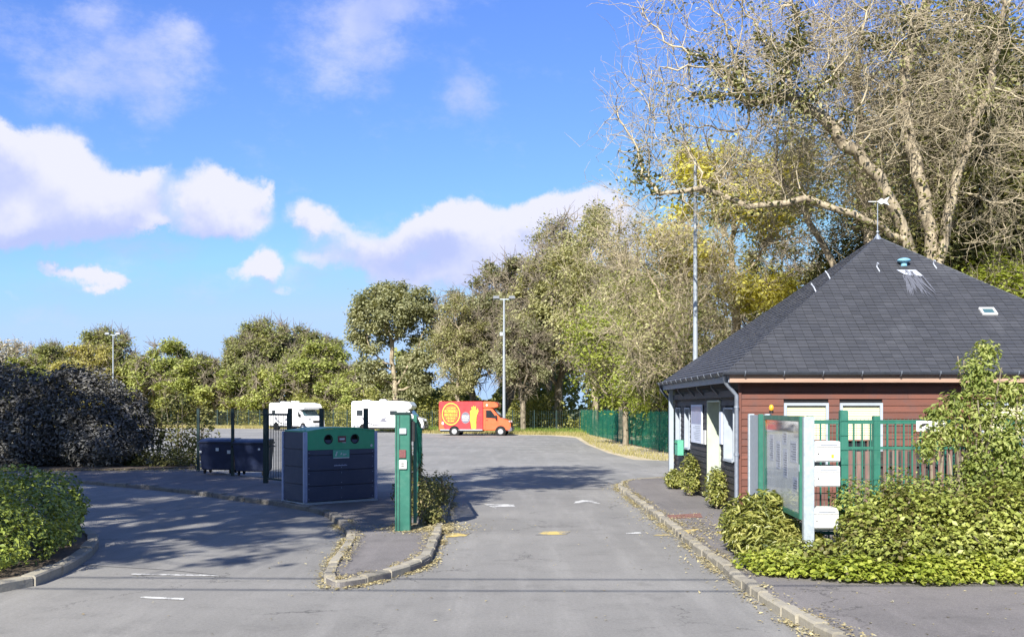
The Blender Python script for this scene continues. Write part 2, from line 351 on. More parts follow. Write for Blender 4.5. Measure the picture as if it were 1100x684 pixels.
M['drygrass'] = leaf_mat('dry_grass', [(0.2, 0.19, 0.07), (0.36, 0.32, 0.13), (0.48, 0.42, 0.2)], trans=.35, nscale=.5)
M['greengrass'] = leaf_mat('green_grass', [(0.07, 0.12, 0.02), (0.16, 0.23, 0.04), (0.26, 0.32, 0.07)], trans=.35, nscale=.5)
def net_mat():
    m = bpy.data.materials.new('green_screen_net'); m.use_nodes = True
    t = NT(m.node_tree); t.n.clear()
    oc = t.node('ShaderNodeTexCoord').outputs['Object']
    n = t.noise(t.vmath('MULTIPLY', oc, (1, .35, 2.5)), 1.6, 4, .6)
    col = t.mix(t.ramp(n, .35, .65), (0.02, 0.15, 0.095, 1), (0.04, 0.25, 0.155, 1))
    d = t.node('ShaderNodeBsdfDiffuse'); t.l.new(col, d.inputs[0])
    tr = t.node('ShaderNodeBsdfTransparent')
    ms = t.node('ShaderNodeMixShader')
    t.l.new(t.ramp(n, .3, .75, .8, .4), ms.inputs[0])
    t.l.new(tr.outputs[0], ms.inputs[1]); t.l.new(d.outputs[0], ms.inputs[2])
    o = t.node('ShaderNodeOutputMaterial'); t.l.new(ms.outputs[0], o.inputs[0])
    return m
M['net'] = net_mat()

# ------------------------------------------------------------------ geometry helpers
def gp(px, py, z=0.0):
    """ground position that a photo point stands on, at height z"""
    Y = (CAM_H - z) * F_PX / (py - 438)
    return ((px - 550) * Y / F_PX, Y)
def XY(px, Y): return (px - 550) / F_PX * Y
def tagp(o, label=None, cat=None, group=None, kind=None):
    if label: o['label'] = label
    if cat: o['category'] = cat
    if group: o['group'] = group
    if kind: o['kind'] = kind
    return o
def empty(name, loc, rz=0.0, label=None, cat=None, group=None):
    o = bpy.data.objects.new(name, None); COL.objects.link(o)
    o.empty_display_size = .2
    o.location = loc; o.rotation_euler = (0, 0, rz)
    return tagp(o, label, cat, group)
def copy_tree(o, parent=None):
    c = o.copy(); COL.objects.link(c); c.parent = parent
    if parent is not None: c.matrix_parent_inverse = o.matrix_parent_inverse.copy()
    for ch in list(o.children): copy_tree(ch, c)
    return c
class MB:
    def __init__(s): s.v = []; s.f = []; s.smooth = False
    def add(s, vs, fs):
        b = len(s.v); s.v.extend(tuple(v) for v in vs); s.f.extend(tuple(i + b for i in f) for f in fs); return s
    def box(s, x0, x1, y0, y1, z0, z1):
        return s.add([(x0, y0, z0), (x1, y0, z0), (x1, y1, z0), (x0, y1, z0), (x0, y0, z1), (x1, y0, z1), (x1, y1, z1), (x0, y1, z1)],
                     [(0, 3, 2, 1), (4, 5, 6, 7), (0, 1, 5, 4), (1, 2, 6, 5), (2, 3, 7, 6), (3, 0, 4, 7)])
    def tube(s, pts, r, k=8, cap=True):
        pts = [Vector(p) for p in pts]; n = len(pts)
        rs = r if isinstance(r, (list, tuple)) else [r] * n
        b = len(s.v); up = Vector((0, 0, 1)); prev = None
        for i, p in enumerate(pts):
            d = (pts[min(i + 1, n - 1)] - pts[max(i - 1, 0)]).normalized()
            if prev is None:
                a = d.cross(up) if abs(d.z) < .95 else d.cross(Vector((1, 0, 0)))
            else: a = prev - d * prev.dot(d)
            a.normalize(); prev = a; c = d.cross(a)
            for j in range(k):
                t = 2 * math.pi * j / k
                s.v.append(tuple(p + (a * math.cos(t) + c * math.sin(t)) * rs[i]))
        for i in range(n - 1):
            for j in range(k):
                s.f.append((b + i * k + j, b + i * k + (j + 1) % k, b + (i + 1) * k + (j + 1) % k, b + (i + 1) * k + j))
        if cap:
            s.f.append(tuple(b + j for j in reversed(range(k)))); s.f.append(tuple(b + (n - 1) * k + j for j in range(k)))
        return s
    def cyl(s, c, r, h, axis='z', k=20):
        c = Vector(c); a = {'x': Vector((1, 0, 0)), 'y': Vector((0, 1, 0)), 'z': Vector((0, 0, 1))}[axis]
        return s.tube([c - a * h / 2, c + a * h / 2], r, k)
    def prism(s, prof, x0, x1, plane='yz'):
        """extrude a closed profile; plane yz -> along x ; xy -> along z ; xz -> along y"""
        n = len(prof)
        def P(a, b, t):
            return (t, a, b) if plane == 'yz' else ((a, b, t) if plane == 'xy' else (a, t, b))
        vs = [P(a, b, x0) for a, b in prof] + [P(a, b, x1) for a, b in prof]
        fs = [tuple(reversed(range(n))), tuple(range(n, 2 * n))] + [(i, (i + 1) % n, n + (i + 1) % n, n + i) for i in range(n)]
        return s.add(vs, fs)
    def sphere(s, c, rx, ry, rz, nu=12, nv=8):
        b = len(s.v)
        for i in range(nv + 1):
            ph = math.pi * i / nv
            for j in range(nu):
                th = 2 * math.pi * j / nu
                s.v.append((c[0] + rx * math.sin(ph) * math.cos(th), c[1] + ry * math.sin(ph) * math.sin(th), c[2] + rz * math.cos(ph)))
        for i in range(nv):
            for j in range(nu):
                s.f.append((b + i * nu + j, b + (i + 1) * nu + j, b + (i + 1) * nu + (j + 1) % nu, b + i * nu + (j + 1) % nu))
        return s
    def build(s, name, m, parent=None, bevel=0.0, smooth=False, recalc=True):
        me = bpy.data.meshes.new(name); me.from_pydata(s.v, [], s.f)
        if recalc or bevel:
            bm = bmesh.new(); bm.from_mesh(me)
            bmesh.ops.recalc_face_normals(bm, faces=bm.faces)
            if bevel:
                es = [e for e in bm.edges if e.is_manifold and e.calc_face_angle(0) > 0.6]
                bmesh.ops.bevel(bm, geom=es, offset=bevel, segments=2, affect='EDGES', clamp_overlap=True)
            bm.to_mesh(me); bm.free()
        me.materials.append(M[m] if isinstance(m, str) else m)
        if smooth:
            for p in me.polygons: p.use_smooth = True
            try: me.set_sharp_from_angle(angle=R(40))
            except Exception: pass
        o = bpy.data.objects.new(name, me); COL.objects.link(o)
        if parent is not None: o.parent = parent
        return o
def np_mesh(name, verts, faces, m, parent=None, smooth=False):
    """fast mesh from numpy arrays, faces all with the same corner count"""
    me = bpy.data.meshes.new(name)
    k = faces.shape[1]; nf = faces.shape[0]
    me.vertices.add(len(verts)); me.vertices.foreach_set('co', verts.astype(np.float32).ravel())
    me.loops.add(nf * k); me.loops.foreach_set('vertex_index', faces.astype(np.int32).ravel())
    me.polygons.add(nf); me.polygons.foreach_set('loop_start', np.arange(0, nf * k, k, dtype=np.int32))
    if smooth: me.polygons.foreach_set('use_smooth', np.ones(nf, dtype=bool))
    me.update(calc_edges=True); me.validate()
    me.materials.append(M[m])
    o = bpy.data.objects.new(name, me); COL.objects.link(o)
    if parent is not None: o.parent = parent
    return o
def poly_sheet(name, pts, z, m, thick=None, kind='structure'):
    """flat polygon sheet (or slab with sides down to z-thick)"""
    bm = bmesh.new()
    vs = [bm.verts.new((x, y, z)) for x, y in pts]
    f = bm.faces.new(vs); f.normal_update()
    if f.normal.z < 0: f.normal_flip()
    if thick:
        r = bmesh.ops.extrude_face_region(bm, geom=[f])
        vv = [e for e in r['geom'] if isinstance(e, bmesh.types.BMVert)]
        for v in vv: v.co.z = z
        for v in vs: v.co.z = z - thick
        bmesh.ops.recalc_face_normals(bm, faces=bm.faces)
    bmesh.ops.triangulate(bm, faces=[f for f in bm.faces if len(f.verts) > 4])
    me = bpy.data.meshes.new(name); bm.to_mesh(me); bm.free()
    me.materials.append(M[m])
    o = bpy.data.objects.new(name, me); COL.objects.link(o)
    if kind: o['kind'] = kind
    return o

# leaves -------------------------------------------------------------
def leaf_mesh(pts, size, up=0.35, aspect=0.5, fold=0.25, rng=None, droop=0.0, out=None):
    rng = rng or RNG
    n = len(pts)
    nrm = rng.normal(size=(n, 3)); nrm[:, 2] = np.abs(nrm[:, 2]) * (1 + up) + up
    if out is not None: nrm += out * 1.1
    nrm /= np.linalg.norm(nrm, axis=1, keepdims=True) + 1e-9
    t = rng.normal(size=(n, 3)); t[:, 2] -= droop
    t -= nrm * np.sum(t * nrm, axis=1, keepdims=True)
    t /= np.linalg.norm(t, axis=1, keepdims=True) + 1e-9
    b = np.cross(nrm, t)
    s = size * rng.uniform(.6, 1.3, size=(n, 1))
    a = t * s * .5; w = b * s * aspect * .5; f = nrm * s * fold * .5
    v = np.stack([pts - a, pts + w + f - a * .15, pts + a, pts - w + f - a * .15], axis=1).reshape(-1, 3)
    i = np.arange(n)[:, None] * 4
    faces = np.concatenate([i + np.array([[0, 1, 2]]), i + np.array([[0, 2, 3]])], axis=0)
    return v, faces

# branches: space colonisation ---------------------------------------
def colonize(root, att, D, kill, iters=200, jitter=.25, rng=None, maxn=9000, grav=0.0, forks=()):
    rng = rng or RNG
    nodes = [np.array(p, float) for p in root]; par = [-1] + list(range(len(root) - 1))
    for (si, line) in forks:
        prev = si; a = nodes[si]
        for q in line:
            q = np.array(q, float); k = max(1, int(np.linalg.norm(q - a) / .5))
            for j in range(1, k + 1):
                nodes.append(a + (q - a) * j / k + rng.normal(size=3) * .05); par.append(prev); prev = len(nodes) - 1
            a = q
    P = np.array(nodes)
    d = np.linalg.norm(att[:, None, :] - P[None], axis=2)
    near = d.argmin(1); nd = d.min(1); alive = nd > kill
    dirs = [np.array([0, 0, 1.])] * len(nodes)
    stall = 0
    for it in range(iters):
        idx = np.nonzero(alive)[0]
        if len(idx) == 0 or len(nodes) > maxn: break
        P = np.array(nodes)
        v = att[idx] - P[near[idx]]; v /= np.linalg.norm(v, axis=1, keepdims=True) + 1e-9
        acc = np.zeros((len(nodes), 3)); np.add.at(acc, near[idx], v)
        src = np.unique(near[idx])
        nw = []
        for s in src:
            a = acc[s]; l = np.linalg.norm(a)
            a = a / (l + 1e-9) + rng.normal(size=3) * jitter + dirs[s] * .45
            a[2] += grav
            a /= np.linalg.norm(a)
            nw.append((s, P[s] + a * D, a))
        base = len(nodes)
        for s, p, a in nw: nodes.append(p); par.append(s); dirs.append(a)
        NP = np.array([p for _, p, _ in nw])
        dd = np.linalg.norm(att[idx][:, None, :] - NP[None], axis=2)
        j = dd.argmin(1); m = dd.min(1)
        better = m < nd[idx]
        near[idx[better]] = base + j[better]; nd[idx[better]] = m[better]
        alive[idx[(np.minimum(m, nd[idx])) < kill]] = False
        stall = stall + 1 if better.sum() == 0 else 0
        if stall > 6: break
    return np.array(nodes), np.array(par)
def tips_count(par):
    n = len(par); cnt = np.zeros(n); child = np.zeros(n, int)
    for i in range(n - 1, 0, -1):
        if child[i] == 0: cnt[i] = 1
        cnt[par[i]] += cnt[i]; child[par[i]] += 1
    return cnt, child
def frusta(P0, P1, R0, R1, k):
    d = P1 - P0; L = np.linalg.norm(d, axis=1, keepdims=True) + 1e-9; d = d / L
    ref = np.where(np.abs(d[:, 2:3]) < .9, np.array([[0, 0, 1.]]), np.array([[1., 0, 0]]))
    a = np.cross(d, ref); a /= np.linalg.norm(a, axis=1, keepdims=True) + 1e-9
    b = np.cross(d, a)
    th = np.arange(k) * 2 * np.pi / k
    ring = a[:, None, :] * np.cos(th)[None, :, None] + b[:, None, :] * np.sin(th)[None, :, None]
    P0 = P0 - d * (R0 * .35)[:, None]; P1 = P1 + d * (R1 * .2)[:, None]
    v = np.concatenate([P0[:, None] + ring * R0[:, None, None], P1[:, None] + ring * R1[:, None, None]], axis=1)
    n = len(P0); i = np.arange(n)[:, None] * 2 * k; j = np.arange(k)
    f = []
    for jj in range(k):
        f.append(np.concatenate([i + jj, i + (jj + 1) % k, i + k + (jj + 1) % k, i + k + jj], axis=1))
    return v.reshape(-1, 3), np.concatenate(f, axis=0)
def cat_mesh(lst):
    vs, fs, b = [], [], 0
    for v, f in lst: vs.append(v); fs.append(f + b); b += len(v)
    return np.concatenate(vs), np.concatenate(fs)
def env_points(env, n, rng, shell=0.0):
    """n points in a union of ellipsoids (cx,cy,cz,rx,ry,rz,weight)"""
    w = np.array([e[6] if len(e) > 6 else e[3] * e[4] * e[5] for e in env], float); w /= w.sum()
    ids = rng.choice(len(env), n, p=w)
    d = rng.normal(size=(n, 3)); d /= np.linalg.norm(d, axis=1, keepdims=True)
    r = rng.uniform(shell ** 3, 1, n) ** (1 / 3)
    E = np.array([e[:6] for e in env])[ids]
    return E[:, :3] + d * r[:, None] * E[:, 3:6]
def add_twigs(nodes, par, cnt, n, length, rng, maxcnt=6, segs=3, bend=.35, up=.15):
    cand = np.nonzero((cnt <= maxcnt) & (par >= 0))[0]
    if len(cand) == 0: return None
    s = rng.choice(cand, n)
    base = nodes[s]; d0 = nodes[s] - nodes[par[s]]; d0 /= np.linalg.norm(d0, axis=1, keepdims=True) + 1e-9
    d = d0 * .6 + rng.normal(size=(n, 3)) * .75; d[:, 2] += up; d /= np.linalg.norm(d, axis=1, keepdims=True)
    L = length * rng.uniform(.4, 1.2, size=(n, 1))
    segsP = []; p = base; ends = []
    for k in range(segs):
        q = p + d * L / segs
        segsP.append((p, q, k)); p = q
        d = d + rng.normal(size=(n, 3)) * bend; d /= np.linalg.norm(d, axis=1, keepdims=True)
    return segsP, p
def make_tree(name, env, root, n_att, D, kill, trunk_r, tip_r, seed, bark='bark_mid', twigbark=None, leaf=None, n_leaf=0, leaf_size=.3, clump=.6,
              twigs=0, twig_len=1.0, jitter=.25, keep=1.0, ivy=None, shell=.35, loc=(0, 0, 0), label=None, group=None, droop=0., thick_cut=.07, aspect=.55,
              kind_cat='tree', up=.35, twig_levels=1, grav=0.0, twig_r=None, forks=()):
    rng = np.random.default_rng(seed)
    att = env_points(env, n_att, rng, shell)
    nodes, par = colonize(root, att, D, kill, jitter=jitter, rng=rng, grav=grav, forks=forks)
    cnt, child = tips_count(par)
    N = max(cnt[0], 2); ex = math.log(N) / math.log(max(trunk_r / tip_r, 1.5))
    rad = tip_r * np.maximum(cnt, 1) ** (1 / ex)
    rad[0] *= 1.25
    t = empty(name, loc, 0, label, kind_cat, group)
    i = np.arange(1, len(nodes))
    R1 = rad[i]; R0 = np.minimum(rad[par[i]], R1 * 1.3)
    thick = R1 > thick_cut
    lst = []
    if thick.any():
        v, f = frusta(nodes[par[i[thick]]], nodes[i[thick]], R0[thick], R1[thick], 9)
        np_mesh('trunk', v, f, bark, t, True)
    thin = ~thick
    if thin.any(): lst.append(frusta(nodes[par[i[thin]]], nodes[i[thin]], R0[thin], R1[thin], 4))
    tw_pts = None
    if twigs:
        r = add_twigs(nodes, par, cnt, twigs, twig_len, rng)
        rr = twig_r or tip_r
        if r:
            for (p, q, k) in r[0]:
                lst.append(frusta(p, q, np.full(len(p), rr * (1 - .25 * k)), np.full(len(p), rr * (.8 - .25 * k)), 3 + 1))
            tw_pts = r[1]
            if twig_levels > 1:
                for (p, q, k) in r[0]:
                    m = rng.random(len(p)) < .8
                    pp = q[m]; d = (q - p)[m]; d /= np.linalg.norm(d, axis=1, keepdims=True) + 1e-9
                    d = d * .7 + rng.normal(size=d.shape) * .6; d /= np.linalg.norm(d, axis=1, keepdims=True)
                    L = twig_len * rng.uniform(.2, .6, size=(len(pp), 1))
                    q1 = pp + d * L * .5; d2 = d + rng.normal(size=d.shape) * .35
                    q2 = q1 + d2 * L * .5
                    lst.append(frusta(pp, q1, np.full(len(pp), rr * .6), np.full(len(pp), rr * .45), 4))
                    lst.append(frusta(q1, q2, np.full(len(pp), rr * .45), np.full(len(pp), rr * .25), 4))
    if lst:
        v, f = cat_mesh(lst); np_mesh('branches', v, f, twigbark or bark, t)
    if leaf and n_leaf:
        src = nodes[(cnt <= 2) & (par >= 0)]
        src = np.concatenate([src, att]) if keep >= 1 else src
        if keep < 1: src = src[rng.random(len(src)) < keep]
        c = src[rng.integers(0, len(src), n_leaf)]
        off = rng.normal(size=(n_leaf, 3)) * clump * np.array([1, 1, .7])
        pts = c + off
        ctr = np.mean(att, axis=0)
        o = pts - ctr; o /= np.linalg.norm(o, axis=1, keepdims=True) + 1e-9
        v, f = leaf_mesh(pts, leaf_size, up=up, aspect=aspect, rng=rng, droop=droop, out=o * .6)
        np_mesh('crown', v, f, leaf, t)
    if ivy:
        mat_, n_, spread, size, maxz = ivy
        j = i[(R1 > thick_cut * .8) & (nodes[i][:, 2] < maxz)]
        if len(j):
            k = rng.choice(j, n_)
            tt = rng.random((n_, 1))
            pts = nodes[par[k]] * tt + nodes[k] * (1 - tt) + rng.normal(size=(n_, 3)) * (rad[k][:, None] * .8 + spread)
            pts = pts[pts[:, 2] > .1]
            v, f = leaf_mesh(pts, size, rng=rng); np_mesh('ivy', v, f, mat_, t)
    return t
def set_tree(src, loc, rz, scale, label, group=None, sz=None):
    c = copy_tree(src)
    c.location = loc; c.rotation_euler = (0, 0, rz); c.scale = (scale, scale, sz or scale)
    c['label'] = label
    if group: c['group'] = group
    return c
def bush_points(blobs, n, rng, shell=.8, fill=.22):
    """points near the surface of lumpy ellipsoids, above ground"""
    out = []; outn = []
    w = np.array([(b[3] * b[4] + b[4] * b[5] + b[3] * b[5]) for b in blobs]); w = w / w.sum()
    ids = rng.choice(len(blobs), int(n * 1.6), p=w)
    d = rng.normal(size=(len(ids), 3)); d /= np.linalg.norm(d, axis=1, keepdims=True)
    B = np.array([b[:6] for b in blobs])
    lump = np.array([1 + .16 * mnoise.noise(Vector((float(a[0] * 2.3 + i), float(a[1] * 2.3), float(a[2] * 2.3)))) for a, i in zip(d, ids * 3.7)])
    r = (shell + (1 - shell) * rng.random(len(ids)) ** .6) * lump
    inner = rng.random(len(ids)) < fill; r = np.where(inner, rng.uniform(.15, .8, len(ids)), r)
    p = B[ids][:, :3] + d * r[:, None] * B[ids][:, 3:6]
    # drop those deep inside another blob
    inside = np.zeros(len(p), bool)
    for k, b in enumerate(B):
        q = (p - b[:3]) / b[3:6]
        inside |= (np.linalg.norm(q, axis=1) < .68) & (ids != k)
    ok = (~inside) & (p[:, 2] > .02)
    return p[ok][:n], d[ok][:n]
def make_bush(name, blobs, n, size, m, seed, loc=(0, 0, 0), label=None, cat='bush', group=None, shell=.8, aspect=.5, up=.35, stems=12, core=True, droop=0.):
    rng = np.random.default_rng(seed)
    t = empty(name, loc, 0, label, cat, group)
    p, d = bush_points(blobs, n, rng, shell)
    v, f = leaf_mesh(p, size, up=up, aspect=aspect, rng=rng, out=d, droop=droop)
    np_mesh('leaves', v, f, m, t)
    mb = MB()
    for k in range(stems):
        b = blobs[rng.integers(0, len(blobs))]
        x = b[0] + rng.uniform(-.3, .3) * b[3]; y = b[1] + rng.uniform(-.3, .3) * b[4]
        q = (b[0] + rng.uniform(-.75, .75) * b[3], b[1] + rng.uniform(-.75, .75) * b[4], b[2] + rng.uniform(.2, .75) * b[5])
        mid = ((x + q[0]) / 2 + rng.uniform(-.1, .1), (y + q[1]) / 2, q[2] * .5)
        mb.tube([(x, y, 0), mid, q], [.03, .02, .008], 5)
    mb.build('stems', 'bark_mid', t)
    return t

# ================================================================== SETTING
poly_sheet('ground', [(-900, -300), (900, -300), (900, 1500), (-900, 1500)], -0.03, 'grass_ground')
poly_sheet('road', [(-60, -25), (60, -25), (60, 30), (-60, 30)], 0.0, 'asphalt')
LOT = [(-62, 30.0), (7.0, 30.0), (6.6, 43), (5.2, 44), (4.7, 50.5), (4.5, 62.5), (4.7, 76), (3.0, 82.5), (-8, 88.5), (-14, 99), (-24, 108), (-62, 120)]
poly_sheet('parking_lot', LOT, 0.0, 'asphalt_lot')
# sandy verges
poly_sheet('verge', [(5.2, 44), (6.6, 43), (7.0, 30), (16, 30), (16, 130), (-62, 150), (-62, 120), (-24, 108), (-14, 99), (-8, 88.5), (3.0, 82.5), (4.7, 76), (4.5, 62.5), (4.7, 50.5)], -0.004, 'sand')

def smooth_line(pts, n=6):
    out = []
    P = [Vector((p[0], p[1])) for p in pts]
    for i in range(len(P) - 1):
        p0 = P[max(i - 1, 0)]; p1 = P[i]; p2 = P[i + 1]; p3 = P[min(i + 2, len(P) - 1)]
        for k in range(n):
            t = k / n
            out.append(.5 * ((2 * p1) + (-p0 + p2) * t + (2 * p0 - 5 * p1 + 4 * p2 - p3) * t * t + (-p0 + 3 * p1 - 3 * p2 + p3) * t ** 3))
    out.append(P[-1]); return [(p.x, p.y) for p in out]
def kerb_run(name, line, m, w=.12, h=.108, stone=.5, gap=.012, seed=1, side=1):
    """kerb stones laid along a line; side = which side of the line they lie on"""
    rr = random.Random(seed)
    P = [Vector((p[0], p[1])) for p in line]
    cum = [0]
    for a, b in zip(P, P[1:]): cum.append(cum[-1] + (b - a).length)
    def at(s):
        s = min(max(s, 0), cum[-1])
        for i in range(len(P) - 1):
            if s <= cum[i + 1] or i == len(P) - 2:
                t = (s - cum[i]) / max(cum[i + 1] - cum[i], 1e-6); return P[i].lerp(P[i + 1], t)
    mb = MB(); s = 0
    while s < cum[-1] - .1:
        e = min(s + stone * rr.uniform(.7, 1.15), cum[-1])
        a, b = at(s + gap), at(e - gap)
        d = (b - a).normalized(); n = Vector((-d.y, d.x)) * side
        j = rr.uniform(-.012, .012); hh = h + rr.uniform(-.02, .014); hh2 = hh + rr.uniform(-.012, .012); tw = rr.uniform(-.012, .012)
        ww = w + rr.uniform(-.01, .015)
        a0 = a + n * (j - .005); b0 = b + n * (j + tw - .005); a1 = a + n * (ww + j); b1 = b + n * (ww + j + tw)
        ch = .022
        prof_a = [(a0, -.05), (a0, hh - ch), (a0 + n * ch, hh), (a1, hh), (a1, -.05)]
        prof_b = [(b0, -.05), (b0, hh2 - ch), (b0 + n * ch, hh2), (b1, hh2), (b1, -.05)]
        vs = [(p.x, p.y, z) for p, z in prof_a] + [(p.x, p.y, z) for p, z in prof_b]
        k = 5
        mb.add(vs, [tuple(range(k)), tuple(range(2 * k - 1, k - 1, -1))] + [(i, i + k, (i + 1) % k + k, (i + 1) % k) for i in range(k)])
        s = e
    o = mb.build(name, m); o['kind'] = 'structure'; return o

# right pavement with kerb
RK = [(3.6, 7.0), (3.15, 8.9), (2.97, 9.9), (2.84, 10.9), (2.80, 12.2), (2.82, 14), (2.82, 16), (2.85, 18.5), (2.86, 22), (2.86, 26.8), (2.95, 28.6), (3.25, 30.0), (3.8, 30.9), (4.9, 31.5), (6.5, 31.7)]
RKs = smooth_line(RK, 4)
inner = [(x + .12, y) for x, y in RKs]
poly_sheet('pavement', [(x + .1, y - (.1 if y > 30 else 0)) for x, y in RKs] + [(18, 31.5), (18, 2), (7, 2)], 0.088, 'pavement', .2)
kerb_run('kerb', RKs, 'kerb', side=-1, seed=3, stone=.42)

# island / left pavement
RI = [gp(480, 554), gp(474.5, 573), gp(465, 599.5), gp(456, 609), gp(421, 621), gp(385, 629), gp(360, 632), gp(350, 627), gp(350, 617), gp(361, 600), gp(370, 588), gp(373, 578), gp(368, 570), gp(359, 561), gp(340, 551)]
LFT = [gp(296, 543), gp(256, 538), gp(200, 530), gp(142, 524), gp(85, 519.5), gp(0, 515), (-26, 32.5), (-60, 33)]
isl = [(-1.45, 27.5), (-1.4, 24.0)] + RI + LFT
isl_s = smooth_line(isl, 4)
poly_sheet('island_pavement', [(x, y) for x, y in isl_s[:]] + [(-60, 41.5), (-14.5, 40.5), (-6.2, 29.4), (-3.3, 26.2), (-1.6, 27.6)], 0.075, 'pavement', .2)
kerb_run('island_kerb', isl_s[:52], 'kerb', side=-1, seed=5, w=.13)
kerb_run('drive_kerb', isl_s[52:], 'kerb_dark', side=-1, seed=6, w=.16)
# bed under the big bush
poly_sheet('planting_bed', [(-60, 35.6), (-20, 34.6), (-13.2, 35.2), (-11.2, 36.2), (-11.6, 38.2), (-14.5, 43), (-60, 45)], 0.13, 'soil', .2)
# hedge planter kerb, front left
PK = [(-30, 11.0), (-8.5, 11.35), (-6.6, 11.75), (-5.95, 12.5), (-5.95, 13.8), (-6.2, 15.2), (-6.65, 16.6), (-7.4, 18.0), (-9.0, 19.2), (-12, 19.8), (-30, 20.0)]
PKs = smooth_line(PK, 4)
poly_sheet('planter_soil', [(x - .08, y) for x, y in PKs], 0.09, 'soil', .2)
kerb_run('planter_kerb', PKs[3:-3], 'kerb', side=1, seed=9, stone=.9, w=.17, h=.13)

# painted marks
def marks(name, polys, m, z=.006):
    bm = bmesh.new()
    for pl in polys:
        vs = [bm.verts.new((x, y, z)) for x, y in pl]
        f = bm.faces.new(vs); f.normal_update()
        if f.normal.z < 0: f.normal_flip()
    bmesh.ops.triangulate(bm, faces=bm.faces)
    me = bpy.data.meshes.new(name); bm.to_mesh(me); bm.free(); me.materials.append(M[m])
    o = bpy.data.objects.new(name, me); COL.objects.link(o); o['kind'] = 'structure'; return o
def G(*pp): return [gp(a, b) for a, b in pp]
marks('painted_arrow', [G((616, 541), (618, 538.6), (626, 537), (636, 537.6), (646, 541.2), (636, 540.2), (628, 539.4))], 'paint_w')
marks('painted_dash', [G((520, 541.4), (552, 541.6), (553, 544), (534, 544.2), (533, 546), (527, 544.2))], 'paint_w')
marks('yellow_dash', [G((575, 574.5), (583, 571), (613, 570.4), (608, 574))], 'paint_y')
marks('yellow_dash', [G((702, 575), (706, 573.5), (719, 573.6), (720, 575.6))], 'paint_y')
marks('yellow_dash', [G((478, 573), (506, 572), (500, 576), (479, 577))], 'paint_y')
marks('white_dash', [G((672, 572), (688, 571.4), (689, 573.2), (673, 573.6))], 'paint_w')
marks('white_dash', [G((152, 640.5), (198, 642.4), (197, 644.4), (150, 642.3))], 'paint_w')
marks('white_dash', [G((140, 616), (225, 617.2), (236, 618.8), (142, 617.6))], 'paint_w')
def gpz(pp, z): return [gp(a, b, z) for a, b in pp]
marks('yellow_patch', [gpz([(728, 574), (734, 569), (752, 567.5), (738, 573.5)], .09)], 'paint_y', .093)
marks('yellow_patch', [gpz([(768, 572), (786, 567), (800, 567), (782, 574)], .09)], 'paint_y', .093)
marks('cover_plate', [gpz([(716, 553), (752, 551), (755, 555.5), (720, 557)], .09)], 'rust', .093)
def tar_line(pts, w, seed):
    rr = random.Random(seed); L = smooth_line(pts, 5); out = []
    for i in range(len(L) - 1):
        a, b = Vector(L[i]), Vector(L[i + 1]); n_ = Vector((-(b - a).y, (b - a).x)).normalized()
        w0, w1 = w, w
        out.append([tuple(a + n_ * w0), tuple(b + n_ * w1), tuple(b - n_ * w1), tuple(a - n_ * w0)])
    return out
marks('tar_seam', tar_line([(-14, 15.9), (-9, 15.2), (-5.2, 14.2), (-3.9, 13.6)], .012, 1), 'tar', .004)
marks('tar_seam', tar_line([(-1.3, 27.6), (.2, 28.1), (1.6, 27.9), (2.8, 28.2)], .02, 2), 'tar', .004)
bay = []
for k in range(14):
    x = -46 + k * 3.1
    bay.append([(x, 60), (x + .1, 60), (x + .1, 65), (x, 65)])
for k in range(7):
    y = 52 + k * 3.4
    bay.append([(-.5, y), (3.8, y + .6), (3.8, y + .72), (-.5, y + .12)])
marks('bay_lines', bay, 'paint_w', .005)

# ================================================================== BUILDING
XW, YF, YB, XR = 4.55, 20.52, 28.9, 12.95
EX0, EX1, EY0, EY1 = 4.24, 13.26, 20.2, 29.22
EZ, PZ = 2.90, 6.28
PX_, PY_ = (EX0 + EX1) / 2, (EY0 + EY1) / 2
hut = empty('reception_building', (XW, YF, 0), 0, 'red and black timber clad hut with a pyramid slate roof beside the driveway', 'building')
HO = Vector((XW, YF, 0))
def hb(mb, name, m, parent=None, **k):
    mb.v = [(x - XW, y - YF, z) for x, y, z in mb.v]
    return mb.build(name, m, parent or hut, **k)
# plinth and front wall of red boards (windows cut out)
WINS = [((842 - 550) / F_PX * 20.5, (890 - 550) / F_PX * 20.5), ((902 - 550) / F_PX * 20.5, (948 - 550) / F_PX * 20.5), (9.3, 10.2)]
WZ0, WZ1 = 1.0, 2.30
mb = MB(); bh = .133; z = .12
while z < EZ - .12:
    segs = [(XW, XR)]
    if z + bh > WZ0 and z < WZ1:
        segs = []; x = XW
        for a, b in WINS: segs.append((x, a)); x = b
        segs.append((x, XR))
    for a, b in segs:
        # split boards at random joints
        xs = [a]; 
        while xs[-1] < b - 3.5: xs.append(xs[-1] + random.uniform(1.8, 3.4))
        xs.append(b)
        for p, q in zip(xs, xs[1:]):
            mb.add([(p + .002, YF - .022, z), (q - .002, YF - .022, z), (q - .002, YF - .006, z + bh - .006), (p + .002, YF - .006, z + bh - .006), (p + .002, YF + .02, z), (q - .002, YF + .02, z), (q - .002, YF + .02, z + bh - .006), (p + .002, YF + .02, z + bh - .006)],
                   [(0, 1, 2, 3), (4, 7, 6, 5), (0, 4, 5, 1), (3, 2, 6, 7), (0, 3, 7, 4), (1, 5, 6, 2)])
    z += bh
hb(mb, 'front_wall', 'red_board')
mb = MB(); mb.box(XW + .31, XR, YF + .34, YB, .11, EZ - .05); mb.box(XW + .02, XR, YF + .022, YF + .06, .11, WZ0)
mb.box(XW + .02, XR, YF + .022, YF + .06, WZ1, EZ - .05)
x = XW + .02
for a, b in WINS: mb.box(x, a, YF + .022, YF + .06, WZ0 + .001, WZ1 - .001); x = b
